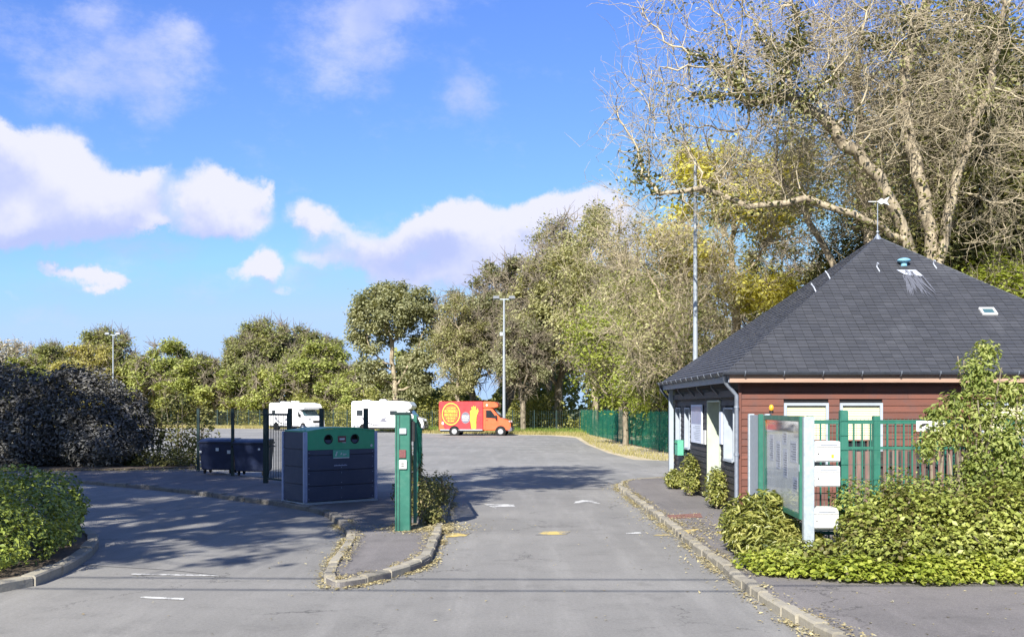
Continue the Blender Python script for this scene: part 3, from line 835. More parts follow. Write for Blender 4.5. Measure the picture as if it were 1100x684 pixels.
mb.box(x, XR, YF + .022, YF + .06, WZ0 + .001, WZ1 - .001)
hb(mb, 'inner_wall', 'dark')
for a, b in WINS:
    fr = MB(); t_ = .055; y0, y1 = YF - .05, YF + .06
    fr.box(a, a + t_, y0, y1, WZ0, WZ1); fr.box(b - t_, b, y0, y1, WZ0, WZ1)
    fr.box(a + t_, b - t_, y0, y1, WZ1 - t_, WZ1); fr.box(a + t_, b - t_, y0, y1, WZ0, WZ0 + t_)
    w = hb(fr, 'window', 'grey_frame', bevel=.004)
    g = MB(); g.box(a + t_, b - t_, YF + .03, YF + .04, WZ0 + t_, 1.56); hb(g, 'pane', 'glass', w)
    g = MB(); zz = 1.56
    while zz < WZ1 - t_ - .01:
        g.prism([(YF + .028, zz), (YF + .012, zz + .006), (YF + .012, zz + .04), (YF + .028, zz + .046)], a + t_, b - t_); zz += .048
    hb(g, 'roller_shutter', 'cream', w)
    g = MB()
    for q in (.33, .66): g.box(a + (b - a) * q - .012, a + (b - a) * q + .012, YF - .03, YF + .02, WZ0 + t_, 1.56)
    g.box(a + t_, b - t_, YF - .03, YF + .02, 1.548, 1.572)
    hb(g, 'window_bars', 'rust', w)
# left wall, black boards, with recessed openings (Y ranges)
DOOR = (22.45, 23.85, .11, 2.36)
LW = [(21.05, 22.0, 1.1, 2.2, 'w'), (22.45, 23.85, .11, 2.36, 'd'), (26.3, 27.0, 1.15, 2.2, 'w'), (27.75, 28.45, 1.15, 2.2, 'w')]
mb = MB(); z = .12
while z < EZ - .2:
    y = YF + .03; segs = []
    for a, b, z0, z1, k in LW:
        if z + .13 > z0 + .02 and z < z1 - .02: segs.append((y, a)); y = b
    segs.append((y, YB))
    for a, b in segs:
        if b - a < .02: continue
        mb.add([(XW - .024, a, z), (XW - .024, b, z), (XW - .006, b, z + .127), (XW - .006, a, z + .127), (XW + .01, a, z), (XW + .01, b, z), (XW + .01, b, z + .127), (XW + .01, a, z + .127)],
               [(0, 3, 2, 1), (4, 5, 6, 7), (0, 1, 5, 4), (3, 7, 6, 2), (0, 4, 7, 3), (1, 2, 6, 5)])
    z += .133
hb(mb, 'side_wall', 'black_board')
mb = MB(); y = YF + .061
for a, b, z0, z1, k in LW:
    mb.box(XW + .012, XW + .3, y, a, .11, EZ - .05)
    mb.box(XW + .012, XW + .3, a, b, z1, EZ - .05)
    if z0 > .2: mb.box(XW + .012, XW + .3, a, b, .11, z0)
    y = b
mb.box(XW + .012, XW + .3, y, YB, .11, EZ - .05)
hb(mb, 'side_wall_core', 'dark')
for a, b, z0, z1, k in LW:
    t_ = .03; lin = MB(); x0, x1 = XW - .045, XW + (.27 if k == 'd' else .2)
    lin.box(x0, x1, b - t_, b + .03, z0, z1); lin.box(x0, x1, a - .03, a + t_, z0, z1)
    lin.box(x0, x1, a + t_, b - t_, z1 - t_, z1 + .01)
    if k == 'w': lin.box(x0 - .02, x1, a + t_, b - t_, z0 - .02, z0 + t_)
    o = hb(lin, 'door' if k == 'd' else 'window', 'pale_reveal' if k == 'd' else 'grey_frame', bevel=.004)
    g = MB(); g.box(x1 - .02, x1 - .005, a + t_, b - t_, z0 + t_, z1 - t_)
    hb(g, 'door_leaf' if k == 'd' else 'pane', 'grey_frame' if k == 'd' else 'glass', o)
    if k == 'd':
        g = MB(); g.tube([(x1 - .06, b - .2, 1.05), (x1 - .06, b - .32, 1.05)], .012, 8); g.tube([(x1 - .06, b - .2, 1.05), (x1 - .02, b - .2, 1.05)], .012, 8); hb(g, 'handle', 'galv', o)
# corner posts, jamb post, beam
mb = MB(); mb.box(XW - .05, XW - .001, YF - .05, YF - .024, .11, EZ - .16); mb.box(XW - .05, XW - .026, YF - .024, YF + .06, .11, EZ - .16); hb(mb, 'corner_board', 'red_board')
mb = MB(); mb.box(4.35, 4.47, 28.55, 28.67, .11, EZ - .16); hb(mb, 'post', 'grey_frame', bevel=.006)
mb = MB(); mb.box(XW - .1, XW - .026, YF + .15, YB, 2.42, 2.56); hb(mb, 'beam', 'black_board')
# brackets under the side eave
for y in (20.75, 22.3, 24.0, 25.2, 26.8, 28.6):
    mb = MB(); mb.prism([(XW - .03, 2.4), (XW - .03, 2.46), (EX0 + .06, 2.70), (EX0 + .06, 2.64)], y, y + .06, 'xz'); hb(mb, 'eave_bracket', 'darkzinc')
# soffit
mb = MB(); mb.box(EX0 + .05, EX1 - .05, EY0 + .05, EY1 - .05, EZ - .19, EZ - .17); hb(mb, 'soffit', 'black_board')
# fascia
mb = MB(); mb.box(EX0 + .02, EX0 + 5.05, EY0, EY0 + .03, EZ - .2, EZ - .05); mb.box(EX0 + 5.06, EX1, EY0, EY0 + .03, EZ - .2, EZ - .05)
hb(mb, 'fascia', 'fascia')
mb = MB(); mb.box(EX0, EX0 + .03, EY0 + .031, EY1, EZ - .2, EZ - .05); mb.box(EX1 - .03, EX1, EY0 + .031, EY1, EZ - .2, EZ - .05); mb.box(EX0 + .03, EX1 - .03, EY1 - .03, EY1, EZ - .2, EZ - .05)
hb(mb, 'side_fascia', 'zinc')
# roof deck
base = MB()
base.add([(EX0, EY0, EZ - .04), (EX1, EY0, EZ - .04), (EX1, EY1, EZ - .04), (EX0, EY1, EZ - .04), (PX_, PY_, PZ - .05)], [(0, 1, 4), (1, 2, 4), (2, 3, 4), (3, 0, 4), (0, 3, 2, 1)])
roof = hb(base, 'roof', 'darkzinc')
def slates(c0, c1, apex, up_n, seed):
    """slates laid in courses on the triangle c0-c1-apex"""
    rr = random.Random(seed)
    c0, c1, ap = Vector(c0), Vector(c1), Vector(apex)
    u = (c1 - c0).normalized(); W_ = (c1 - c0).length
    mid = (c0 + c1) / 2; vv = ap - mid; H = vv.length; vv.normalize(); n = u.cross(vv)
    if n.z < 0: n = -n
    mb = MB(); ex = .125; sw = .2; r = 0; k = 0
    while r < H - .03:
        half = W_ / 2 * (1 - r / H) + .012; half2 = W_ / 2 * (1 - min(r + ex, H) / H) + .012
        x = -half + (-(sw / 2) if k % 2 else 0)
        while x < half:
            a = max(x + .003, -half); b = min(x + sw - .003, half)
            if b - a > .02:
                a2 = max(min(a, half2), -half2); b2 = max(min(b, half2), -half2)
                j = rr.uniform(-.006, .006); l = rr.uniform(.014, .022)
                P = lambda s, t, h: mid + u * s + vv * t + n * h
                r0 = r + j; r1 = min(r + ex + .02, H)
                vs = [P(a, r0, l), P(b, r0, l), P(b2, r1, .003), P(a2, r1, .003), P(a, r0, -.01), P(b, r0, -.01)]
                mb.add(vs, [(0, 1, 2, 3), (4, 5, 1, 0), (4, 0, 3), (5, 2, 1)])
            x += sw
        r += ex; k += 1
    return mb
for nm, a, b, sd in (('slates', (EX0 - .03, EY0 - .03, EZ), (EX1 + .03, EY0 - .03, EZ), 1), ('slates', (EX0 - .03, EY1 + .03, EZ), (EX0 - .03, EY0 - .03, EZ), 2),
                     ('slates', (EX1 + .03, EY0 - .03, EZ), (EX1 + .03, EY1 + .03, EZ), 3)):
    s_ = slates(a, b, (PX_, PY_, PZ), None, sd); hb(s_, nm, 'slate', roof, recalc=False)
# hips
mb = MB()
for cx, cy in ((EX0, EY0), (EX1, EY0), (EX0, EY1)):
    mb.tube([(cx, cy, EZ + .005), (PX_, PY_, PZ + .005)], .018, 6)
hb(mb, 'hip_seams', 'darkzinc', roof)
mb = MB(); mb.tube([(PX_, PY_, PZ - .1), (PX_, PY_, PZ + .03), (PX_, PY_, PZ + .08)], [.13, .05, .02], 10); hb(mb, 'apex_cap', 'zinc', roof)
# gutters with brackets
def gutter(a, b, out):
    a, b, o_ = Vector(a), Vector(b), Vector(out)
    mb = MB(); prof = []
    for i in range(9):
        t = math.pi * i / 8; prof.append((-math.cos(t) * .06 + .06, -math.sin(t) * .065))
    pr2 = [(x * .9 + .006, y * .9 + .004) for x, y in reversed(prof)]
    pr = prof + pr2; n = len(pr)
    vs = [a + o_ * x + Vector((0, 0, z)) for x, z in pr] + [b + o_ * x + Vector((0, 0, z)) for x, z in pr]
    mb.add(vs, [(i, (i + 1) % n, n + (i + 1) % n, n + i) for i in range(n)] + [tuple(range(8, -1, -1)), tuple(range(n, n + 9))])
    mb.tube([a + o_ * .123, b + o_ * .123], .009, 6)
    return mb
g = gutter((EX0 - .12, EY0 - .002, EZ), (EX1 + .1, EY0 - .002, EZ), (0, -1, 0)); go = hb(g, 'gutter', 'darkzinc', None, smooth=True)
x = EX0 + .3
while x < EX1:
    mb = MB(); mb.tube([(x, EY0 - .135, EZ + .012), (x, EY0 - .128, EZ - .03), (x, EY0 - .09, EZ - .07), (x, EY0 - .02, EZ - .08)], .009, 5); mb.box(x - .012, x + .012, EY0 - .14, EY0 + .02, EZ + .008, EZ + .016); x += .76; hb(mb, 'gutter_bracket', 'zinc', go)
g = gutter((EX0 - .002, EY1 + .05, EZ), (EX0 - .002, EY0 - .05, EZ), (-1, 0, 0)); go = hb(g, 'gutter', 'darkzinc', None, smooth=True)
y = EY0 + .4
while y < EY1:
    mb = MB(); mb.tube([(EX0 - .135, y, EZ + .012), (EX0 - .128, y, EZ - .03), (EX0 - .09, y, EZ - .07), (EX0 - .02, y, EZ - .08)], .009, 5); y += .76; hb(mb, 'gutter_bracket', 'zinc', go)
# downpipes
mb = MB(); mb.tube([(EX0 - .06, EY0 + .1, EZ - .06), (EX0 - .03, EY0 + .15, EZ - .2), (XW - .11, YF - .1, EZ - .45), (XW - .11, YF - .1, .15)], .042, 10)
mb.tube([(XW - .11, YF - .1, 1.25), (XW - .11, YF - .1, 1.31)], .052, 10); mb.tube([(XW - .11, YF - .1, 2.2), (XW - .11, YF - .1, 2.24)], .05, 10)
hb(mb, 'downpipe', 'zinc', smooth=True)
mb = MB(); mb.tube([(EX0 - .06, EY1 - .1, EZ - .06), (EX0 - .03, EY1 - .1, EZ - .2), (4.41, 28.82, EZ - .5), (4.41, 28.82, .15)], .042, 10); hb(mb, 'downpipe', 'darkzinc', smooth=True)
# roof vent, hooks, skylight
def on_front(px, py):
    """point of the front roof slope seen at a photo position"""
    # plane through (.,EY0,EZ) and apex
    s = (PZ - EZ) / (PY_ - EY0); dz = (438 - py) / F_PX
    Y = (EZ - CAM_H - s * EY0) / (dz - s)
    return Vector(((px - 550) / F_PX * Y, Y, CAM_H + dz * Y))
sl = (PZ - EZ) / (PY_ - EY0); nrm = Vector((0, -sl, 1)).normalized(); upv = Vector((0, 1, sl)).normalized()
p = on_front(971, 286)
mb = MB(); mb.tube([p, p + Vector((0, 0, .1))], .07, 14); mb.sphere(p + Vector((0, 0, .13)), .15, .15, .06, 16, 8); v_ = hb(mb, 'roof_vent', 'vent_blue', roof, smooth=True)
mb = MB(); q = on_front(973, 291)
mb.add([q + Vector((-.22, 0, 0)) + nrm * .03, q + Vector((.22, 0, 0)) + nrm * .03, q + Vector((.3, 0, 0)) - upv * .3 + nrm * .035, q + Vector((-.1, 0, 0)) - upv * .22 + nrm * .035], [(0, 1, 2, 3)])
hb(mb, 'vent_flashing', 'lead', v_, recalc=False)
mb = MB(); rr = random.Random(4)
for k in range(30):   # thin pale streaks washed down from the flashing
    a = on_front(966 + rr.uniform(0, 16) + k * .35, 291 + rr.uniform(0, 10)); b = on_front(972 + k * 1.15 + rr.uniform(-3, 3), 302 + rr.uniform(0, 20))
    w_ = rr.uniform(.006, .02); h_ = .027 + k * .0004
    mb.add([a + nrm * h_ + Vector((-w_, 0, 0)), a + nrm * h_ + Vector((w_, 0, 0)), (a + b) / 2 + nrm * h_ + Vector((w_ * 1.8, 0, 0)), b + nrm * h_, (a + b) / 2 + nrm * h_ + Vector((-w_ * 1.6, 0, 0))], [(0, 1, 2, 3, 4)])
hb(mb, 'pale_stain', 'stain', roof, recalc=False)
def hook(p, nn):
    mb = MB(); p = Vector(p)
    mb.tube([p - upv * .12 + nn * .03, p + upv * .12 + nn * .03], .014, 6); mb.tube([p + nn * .03 + upv * .1, p + nn * .12 + upv * .12, p + nn * .14 + upv * .03], .012, 6)
    return mb
for (px, py) in ((943, 290), (1004, 287)): hb(hook(on_front(px, py), nrm), 'roof_hook', 'lead', roof)
nl = Vector((-sl, 0, 1)).normalized()
for t in (.56, .66):
    q = Vector((EX0, EY0, EZ)).lerp(Vector((PX_, PY_, PZ)), t) + Vector((-.05, .1, 0)); hb(hook(q, nl), 'roof_hook', 'lead', roof)
q = on_front(1061, 336)
mb = MB()
for s0, s1, t0, t1 in ((-.16, .16, -.13, -.09), (-.16, .16, .09, .13), (-.16, -.12, -.09, .09), (.12, .16, -.09, .09)):
    c = [q + Vector((a, 0, 0)) + upv * b for a, b in ((s0, t0), (s1, t0), (s1, t1), (s0, t1))]
    mb.add([x + nrm * .0 for x in c] + [x + nrm * .06 for x in c], [(0, 3, 2, 1), (4, 5, 6, 7), (0, 1, 5, 4), (1, 2, 6, 5), (2, 3, 7, 6), (3, 0, 4, 7)])
sk = hb(mb, 'skylight', 'white', roof)
mb = MB(); c = [q + Vector((a, 0, 0)) + upv * b + nrm * .04 for a, b in ((-.12, -.09), (.12, -.09), (.12, .09), (-.12, .09))]; mb.add(c, [(0, 1, 2, 3)]); hb(mb, 'pane', 'windscreen', sk, recalc=False)
# weather vane
wv = empty('weather_vane', (PX_, PY_, PZ + .03), 0, 'white fish shaped weather vane on a thin rod at the tip of the slate roof', 'weather vane')
mb = MB(); mb.tube([(0, 0, -.05), (0, 0, .78)], .012, 6); mb.sphere((0, 0, .1), .035, .035, .035, 8, 6); mb.build('rod', 'zinc', wv)
mb = MB(); mb.prism([(-.2, .8), (-.02, .9), (.08, .86), (.3, .95), (.2, .81), (.3, .69), (.08, .76), (-.02, .72)], -.012, .012, 'xz')
mb.v = [(x * .6 + .1, y, z * .8 + .18) for x, y, z in mb.v]; mb.build('fish_plate', 'sticker', wv)
mb = MB(); mb.tube([(-.22, 0, .82), (-.03, 0, .82)], .012, 6); mb.build('pointer', 'white', wv)
# posters on the side wall
def wall_item(name, ya, yb, z0, z1, m, label, cat, group=None, d=.03, extra=None):
    t = empty(name, (XW - .03, ya, z0), 0, label, cat, group)
    mb = MB(); mb.box(-d, 0, 0, yb - ya, 0, z1 - z0); mb.build('panel', m, t, bevel=.003)
    if extra: extra(t, yb - ya, z1 - z0, d)
    return t
def poster_x(t, w, h, d):
    mb = MB(); rr = random.Random(3)
    for k in range(9): 
        z = h * (.08 + .4 * k / 9); mb.box(-d - .003, -d - .001, w * .15, w * rr.uniform(.5, .85), z, z + .012)
    mb.build('print_lines', 'grey_frame', t)
    mb = MB(); mb.box(-d - .004, -d - .001, w * .05, w * .95, h * .5, h * .95); mb.build('blue_sheet', 'alu', t)
wall_item('notice_poster', 24.45, 25.9, 1.35, 2.28, 'paper', 'pale blue and white information poster on the black wall left of the door', 'poster', extra=poster_x)
wall_item('notice_sheet', 24.02, 24.3, 1.35, 1.68, 'white', 'small white notice sheet on the black wall between poster and door', 'notice')
wall_item('notice_sheet', 22.1, 22.38, 1.42, 2.12, 'paper', 'narrow white notice sheet on the black wall right of the door', 'notice')
def gb(t, w, h, d):
    mb = MB(); mb.box(-d - .02, -d + .001, .0, w, h * .8, h * .86); mb.build('lid', 'bin_green', t)
wall_item('green_box', 27.2, 27.65, .95, 1.35, 'label_green', 'pale green box fixed to the black wall below the windows', 'wall box', d=.16, extra=gb)

# ================================================================== FENCES
def mesh_panel(mb, a, b, z0, z1, dx=.05, dz=.2, r=.0028, step=None):
    a, b = Vector(a), Vector(b); L = (b - a).length; d = (b - a) / L
    n = max(2, int(L / dx))
    for i in range(n + 1):
        p = a + d * (L * i / n); mb.tube([(p.x, p.y, z0), (p.x, p.y, z1)], r, 3, cap=False)
    z = z0 + .02
    while z <= z1:
        mb.tube([(a.x, a.y, z), (b.x, b.y, z)], r * 1.2, 3, cap=False); z += dz
def far_fence(pts, label, h=1.95, net=False, name='mesh_fence', dx=.22, r=.012, dz=.4, cat='fence'):
    t = empty(name, (pts[0][0], pts[0][1], 0), 0, label, cat)
    o = Vector((pts[0][0], pts[0][1], 0))
    pm = MB(); nm = MB()
    for a, b in zip(pts, pts[1:]):
        a, b = Vector(a), Vector(b); L = (b - a).length; n = max(1, round(L / 2.5)); d = (b - a) / L
        for i in range(n + 1):
            p = a + d * L * i / n - o.xy
            if i == 0 and a != Vector(pts[0]): continue
            po = MB(); po.box(p.x - .04, p.x + .04, p.y - .04, p.y + .04, 0, h + .06); po.build('post', 'darkgreen', t)
        mesh_panel(pm, a - o.xy, b - o.xy, .06, h, dx, dz, r)
        if net:
            q = int(L / .6); nn = Vector((-d.y, d.x)) * -.05
            vs = []
            for i in range(q + 1):
                p = a + d * L * i / q - o.xy + nn * (1 + .5 * math.sin(i * 1.7))
                vs += [(p.x, p.y, .05), (p.x, p.y, h * .5 + .03 * math.sin(i)), (p.x, p.y, h - .02 - .05 * abs(math.sin(i * .9)))]
            nm.add(vs, [(3 * i + j, 3 * i + 3 + j, 3 * i + 4 + j, 3 * i + 1 + j) for i in range(q) for j in range(2)])
    pm.build('mesh_panel', 'darkgreen', t, recalc=False)
    if net: nm.build('screen_net', 'net', t, recalc=False)
    return t
far_fence([(-42, 134), (-14, 106)], 'dark green mesh fence behind the white motorhomes at the far left of the parking lot', dx=.3, r=.016)
far_fence([(-70, 142), (-42.2, 134.2)], 'green mesh fence behind the big grey bush beyond the parking lot', dx=.5, r=.016)
far_fence([(-13.8, 105.8), (6.0, 92)], 'dark green mesh fence behind the red food truck', dx=.25, r=.013)
far_fence([(6.1, 91), (7.6, 50), (7.9, 40)], 'fence covered in bright green screening net along the right edge of the lot', h=2.08, net=True, dx=.5, r=.01, name='screened_fence')

# near fence, bollard-like posts left of the gate
def post_obj(x, y, h, w, label, group=None, name='fence_post', m='darkgreen'):
    t = empty(name, (x, y, .07), 0, label, 'fence post', group)
    mb = MB(); mb.box(-w / 2, w / 2, -w / 2, w / 2, 0, h); mb.build('shaft', m, t, bevel=.008)
    mb = MB(); mb.box(-w / 2 - .008, w / 2 + .008, -w / 2 - .008, w / 2 + .008, h, h + .02); mb.build('cap', 'black', t)
    return t
FP = [gp(213, 505, .1), gp(250, 510, .1), gp(285.5, 517.5, .1), gp(311.5, 520.5, .1), gp(345.5, 526, .1), gp(393, 530, .1)]
lab = ['slim dark fence post beside the bins, leftmost of the row', 'slim dark fence post standing between the two dark bins', 'thick dark gate post left of the barred gate, right of the bins',
       'dark gate post behind the left end of the recycling container', 'dark fence post behind the middle of the recycling container', 'dark fence post behind the right end of the recycling container']
for i, (p, l) in enumerate(zip(FP, lab)):
    post_obj(p[0], p[1], 2.1, .13 if i == 2 else (.11 if i > 2 else .09), l, 'dark posts in front of the parking lot')
# barred gate between posts 3 and 4
a, b = Vector(FP[2]), Vector(FP[3]); d = (b - a); L = d.length - .16; rz = math.atan2(d.y, d.x)
g = empty('barred_gate', (a.x + d.normalized().x * .08, a.y + d.normalized().y * .08, .1), rz, 'narrow dark barred gate between the bins and the recycling container', 'gate')
mb = MB(); mb.box(0, .05, -.02, .02, .08, 1.95); mb.box(L - .05, L, -.02, .02, .08, 1.95); mb.box(.05, L - .05, -.02, .02, .08, .13); mb.box(.05, L - .05, -.02, .02, 1.89, 1.95); mb.build('gate_frame', 'darkgreen', g)
mb = MB(); n = 13
for i in range(1, n): mb.tube([(L * i / n, 0, .13), (L * i / n, 0, 1.89)], .011, 6)
mb.build('bars', 'darkgreen', g)
mb = MB(); mb.box(L - .13, L - .05, -.035, .035, .95, 1.12); mb.tube([(L - .1, -.035, 1.05), (L - .1, -.07, 1.05), (L - .2, -.07, 1.05)], .009, 6); mb.build('lock', 'black', g)

# waste containers on wheels
def bin4(loc, rz, w, label, stickers):
    t = empty('wheeled_bin', loc, rz, label, 'bin', 'dark wheeled bins behind the fence posts')
    mb = MB(); d = .75
    mb.add([(-w / 2 + .06, -d / 2 + .08, .12), (w / 2 - .06, -d / 2 + .08, .12), (w / 2 - .06, d / 2 - .08, .12), (-w / 2 + .06, d / 2 - .08, .12), (-w / 2, -d / 2, .98), (w / 2, -d / 2, .98), (w / 2, d / 2, .98), (-w / 2, d / 2, .98)],
           [(0, 3, 2, 1), (4, 5, 6, 7), (0, 1, 5, 4), (1, 2, 6, 5), (2, 3, 7, 6), (3, 0, 4, 7)])
    mb.build('tub', 'navy', t, bevel=.03)
    mb = MB(); mb.box(-w / 2 - .03, w / 2 + .03, -d / 2 - .04, d / 2 + .03, .981, 1.03)
    mb.prism([(-d / 2 - .03, 1.031), (d / 2, 1.031), (d / 2 - .05, 1.13), (-d / 2 + .2, 1.1)], -w / 2 - .01, w / 2 + .01); mb.build('lid', 'navy', t, bevel=.015)
    mb = MB(); mb.tube([(-w / 2 - .07, -d / 2 + .1, .9), (-w / 2 - .07, d / 2 - .1, .9)], .02, 8); mb.tube([(w / 2 + .07, -d / 2 + .1, .9), (w / 2 + .07, d / 2 - .1, .9)], .02, 8); mb.build('side_bars', 'black', t)
    for sx in (-1, 1):
        for sy in (-1, 1):
            mb = MB(); mb.cyl((sx * (w / 2 - .15), sy * (d / 2 - .15), .08), .08, .04, 'x', 14); mb.build('wheel', 'rubber', t)
    for (sx, sz, s) in stickers:
        mb = MB(); mb.box(sx - s, sx + s, -d / 2 - .02, -d / 2 - .016, sz - s, sz + s); mb.build('sticker', 'sticker', t)
p = gp(232, 509, .1); bin4((p[0], p[1] + .5, .1), R(-6), 1.15, 'dark blue wheeled bin with white stickers left of the middle post', [(.05, .78, .05), (.43, .7, .055), (-.5, .7, .035)])
p = gp(267, 511, .1); bin4((p[0] + .03, p[1] + .5, .1), R(-6), 1.08, 'dark blue wheeled bin with a lighter lid edge beside the barred gate', [(.32, .82, .03)])

# recycling container
A = gp(327, 541.4, .1)
rc = empty('recycling_container', (A[0], A[1], .075), R(40), 'large navy slatted bottle bank with a green top panel and two round holes', 'recycling container')
Lc, Wc, Hc = 1.88, 1.06, 1.62
mb = MB()
for i in range(4):
    z0 = .07 + i * .34; mb.box(.08, Lc - .08, .02, .05, z0, z0 + .325)
mb.box(.08, Lc - .08, .051, .056, .07, 1.2); mb.build('front_boards', 'navy_slat', rc, bevel=.006)
mb = MB()
for i in range(4):
    z0 = .07 + i * .385; mb.box(.02, .05, .08, Wc - .08, z0, z0 + .37); mb.box(Lc - .05, Lc - .02, .08, Wc - .08, z0, z0 + .37)
mb.box(.051, .056, .08, Wc - .08, .07, 1.55); mb.box(.08, Lc - .08, Wc - .05, Wc - .02, .07, 1.2); mb.build('side_boards', 'navy_slat', rc, bevel=.006)
for x, y in ((0, 0), (Lc - .08, 0), (0, Wc - .08), (Lc - .08, Wc - .08)):
    mb = MB(); mb.box(x, x + .08, y, y + .08, .05, Hc - .02); mb.build('corner_post', 'alu', rc, bevel=.01)
mb = MB(); mb.box(-.01, Lc + .01, -.01, Wc + .01, 0, .05); mb.build('base_frame', 'galv', rc, bevel=.008)
# green top panel with real holes
bm = bmesh.new()
zt0, zt1 = 1.2, Hc - .03
outer = [(.08, zt0), (Lc - .08, zt0), (Lc - .08, zt1), (Lc / 2 + .4, zt1 + .07), (Lc / 2 - .4, zt1 + .07), (.08, zt1)]
holes = [(.60, 1.44), (1.28, 1.44)]
# front panel as grid cells around the two circles
def ring_cell(bm, cx, cz, r, x0, x1, z0, z1t, y):
    n = 32; inn = []; out = []
    for i in range(n):
        t = 2 * math.pi * i / n; c, s = math.cos(t), math.sin(t)
        inn.append(bm.verts.new((cx + r * c, y, cz + r * s)))
        k = 1e9
        if c > 1e-6: k = min(k, (x1 - cx) / c)
        if c < -1e-6: k = min(k, (x0 - cx) / c)
        if s > 1e-6: k = min(k, (z1t - cz) / s)
        if s < -1e-6: k = min(k, (z0 - cz) / s)
        out.append(bm.verts.new((cx + k * c, y, cz + k * s)))
    for i in range(n): bm.faces.new((inn[i], inn[(i + 1) % n], out[(i + 1) % n], out[i]))
    back = [bm.verts.new((v.co.x, y + .04, v.co.z)) for v in inn]
    for i in range(n): bm.faces.new((inn[i], back[i], back[(i + 1) % n], inn[(i + 1) % n]))
ring_cell(bm, .60, 1.43, .095, .44, .76, 1.27, 1.59, .012); ring_cell(bm, 1.28, 1.43, .095, 1.12, 1.44, 1.27, 1.59, .012)
def quadb(x0, x1, z0, z1a, z1b):
    bm.faces.new([bm.verts.new(c) for c in ((x0, .012, z0), (x1, .012, z0), (x1, .012, z1b), (x0, .012, z1a))])
ztop = lambda x: zt1 + .07 * min(1, min(x - .08, Lc - .08 - x) / .5)
quadb(.08, .44, 1.2, ztop(.08), ztop(.44)); quadb(1.44, Lc - .08, 1.2, ztop(1.44), ztop(Lc - .08)); quadb(.76, 1.12, 1.2, ztop(.76), ztop(1.12))
quadb(.44, .76, 1.2, 1.27, 1.27); quadb(1.12, 1.44, 1.2, 1.27, 1.27)
quadb(.44, .76, 1.59, ztop(.44), ztop(.76)); quadb(1.12, 1.44, 1.59, ztop(1.12), ztop(1.44))
bmesh.ops.remove_doubles(bm, verts=bm.verts, dist=.0005)
me = bpy.data.meshes.new('top_panel'); bm.to_mesh(me); bm.free(); me.materials.append(M['bin_green']); o = bpy.data.objects.new('top_panel', me); COL.objects.link(o); o.parent = rc
mb = MB(); prof = [(.075, zt1), (.58, zt1 + .07), (Lc - .58, zt1 + .07), (Lc - .075, zt1)]
mb.prism([(x, z + .001) for x, z in prof] + [(x, z + .03) for x, z in reversed(prof)], .0, Wc, 'xz'); mb.build('roof_sheet', 'bin_green', rc)
mb = MB(); mb.box(.1, Lc - .1, .1, .12, 1.22, 1.58); mb.build('inside', 'dark', rc)
for cx in (.60, 1.28):
    mb = MB(); 
    mb.tube([(cx + .1 * math.cos(t), .01, 1.43 + .1 * math.sin(t)) for t in [2 * math.pi * i / 24 for i in range(25)]], .012, 6); mb.build('hole_rim', 'black', rc)
mb = MB(); mb.box(.84, 1.05, .004, .011, 1.36, 1.5); mb.build('round_label', 'maroon', rc, bevel=.003)
mb = MB(); mb.box(.88, 1.01, .0, .0035, 1.41, 1.45); mb.box(.95, 1.04, .0, .0035, 1.345, 1.358); mb.build('label_mark', 'sticker', rc)
mb = MB(); mb.box(.72, 1.14, .008, .019, 1.0, 1.19); pl = mb.build('sign_plate', 'label_green', rc, bevel=.002)
mb = MB(); mb.box(.73, 1.13, .003, .0075, 1.0, 1.02)
mb.prism([(.77, 1.06), (.8, 1.05), (.83, 1.15), (.81, 1.155)], .003, .0075, 'xz'); mb.prism([(.9, 1.1), (.92, 1.07), (.95, 1.12), (.93, 1.13), (.915, 1.1)], .003, .0075, 'xz'); mb.box(.97, 1.06, .003, .0075, 1.085, 1.1); mb.box(.97, 1.03, .003, .0075, 1.06, 1.07)
mb.build('sign_mark', 'sticker', pl)
mb = MB(); x = .75
for k in range(9): mb.box(x, x + .028, .014, .019, .83, .852 + .01 * (k % 2)); x += .038
mb.build('maker_lettering', 'alu', rc)
mb = MB(); mb.cyl((Lc - .16, .008, 1.27), .03, .006, 'y', 14); mb.build('round_sticker', 'sticker', rc)
mb = MB(); rr = random.Random(6)
for i in range(4):
    for x in (.12, Lc / 2, Lc - .12):
        mb.cyl((x, .018, .07 + i * .34 + .05), .009, .006, 'y', 8); mb.cyl((x, .018, .07 + i * .34 + .27), .009, .006, 'y', 8)
mb.build('rivets', 'alu', rc)['kind'] = 'stuff'
mb = MB()
for x in (.25, Lc - .25): mb.tube([(x, Wc / 2 - .1, Hc + .03), (x, Wc / 2 - .07, Hc + .1), (x, Wc / 2 + .07, Hc + .1), (x, Wc / 2 + .1, Hc + .03)], .012, 6)
mb.build('lifting_loops', 'galv', rc)

# green pillar (gate control) and open gate leaf
P = gp(433, 568, .1)
pil = empty('control_pillar', (P[0], P[1], .07), 0, 'tall green steel pillar with small white keypads at the tip of the pavement island', 'pillar')
mb = MB(); mb.box(-.13, .13, -.1, .14, 0, 2.02); mb.build('body', 'green', pil, bevel=.012)
mb = MB(); mb.box(-.145, .145, -.115, .155, 2.021, 2.06); mb.build('cap', 'darkgreen', pil, bevel=.006)
mb = MB(); mb.box(-.055, -.045, -.106, -.101, .02, 2.0); mb.box(-.11, -.1, -.106, -.101, .02, 2.0); mb.build('seams', 'darkgreen', pil)
mb = MB(); mb.box(-.05, .07, -.135, -.1005, 1.68, 1.78); mb.build('reader', 'galv', pil, bevel=.006)
mb = MB(); mb.box(-.055, .06, -.125, -.1005, 1.27, 1.41); mb.build('slot_plate', 'maroon', pil, bevel=.004)
mb = MB(); mb.box(-.055, .075, -.14, -.1005, 1.08, 1.235); k_ = mb.build('keypad', 'white', pil, bevel=.006)
mb = MB()
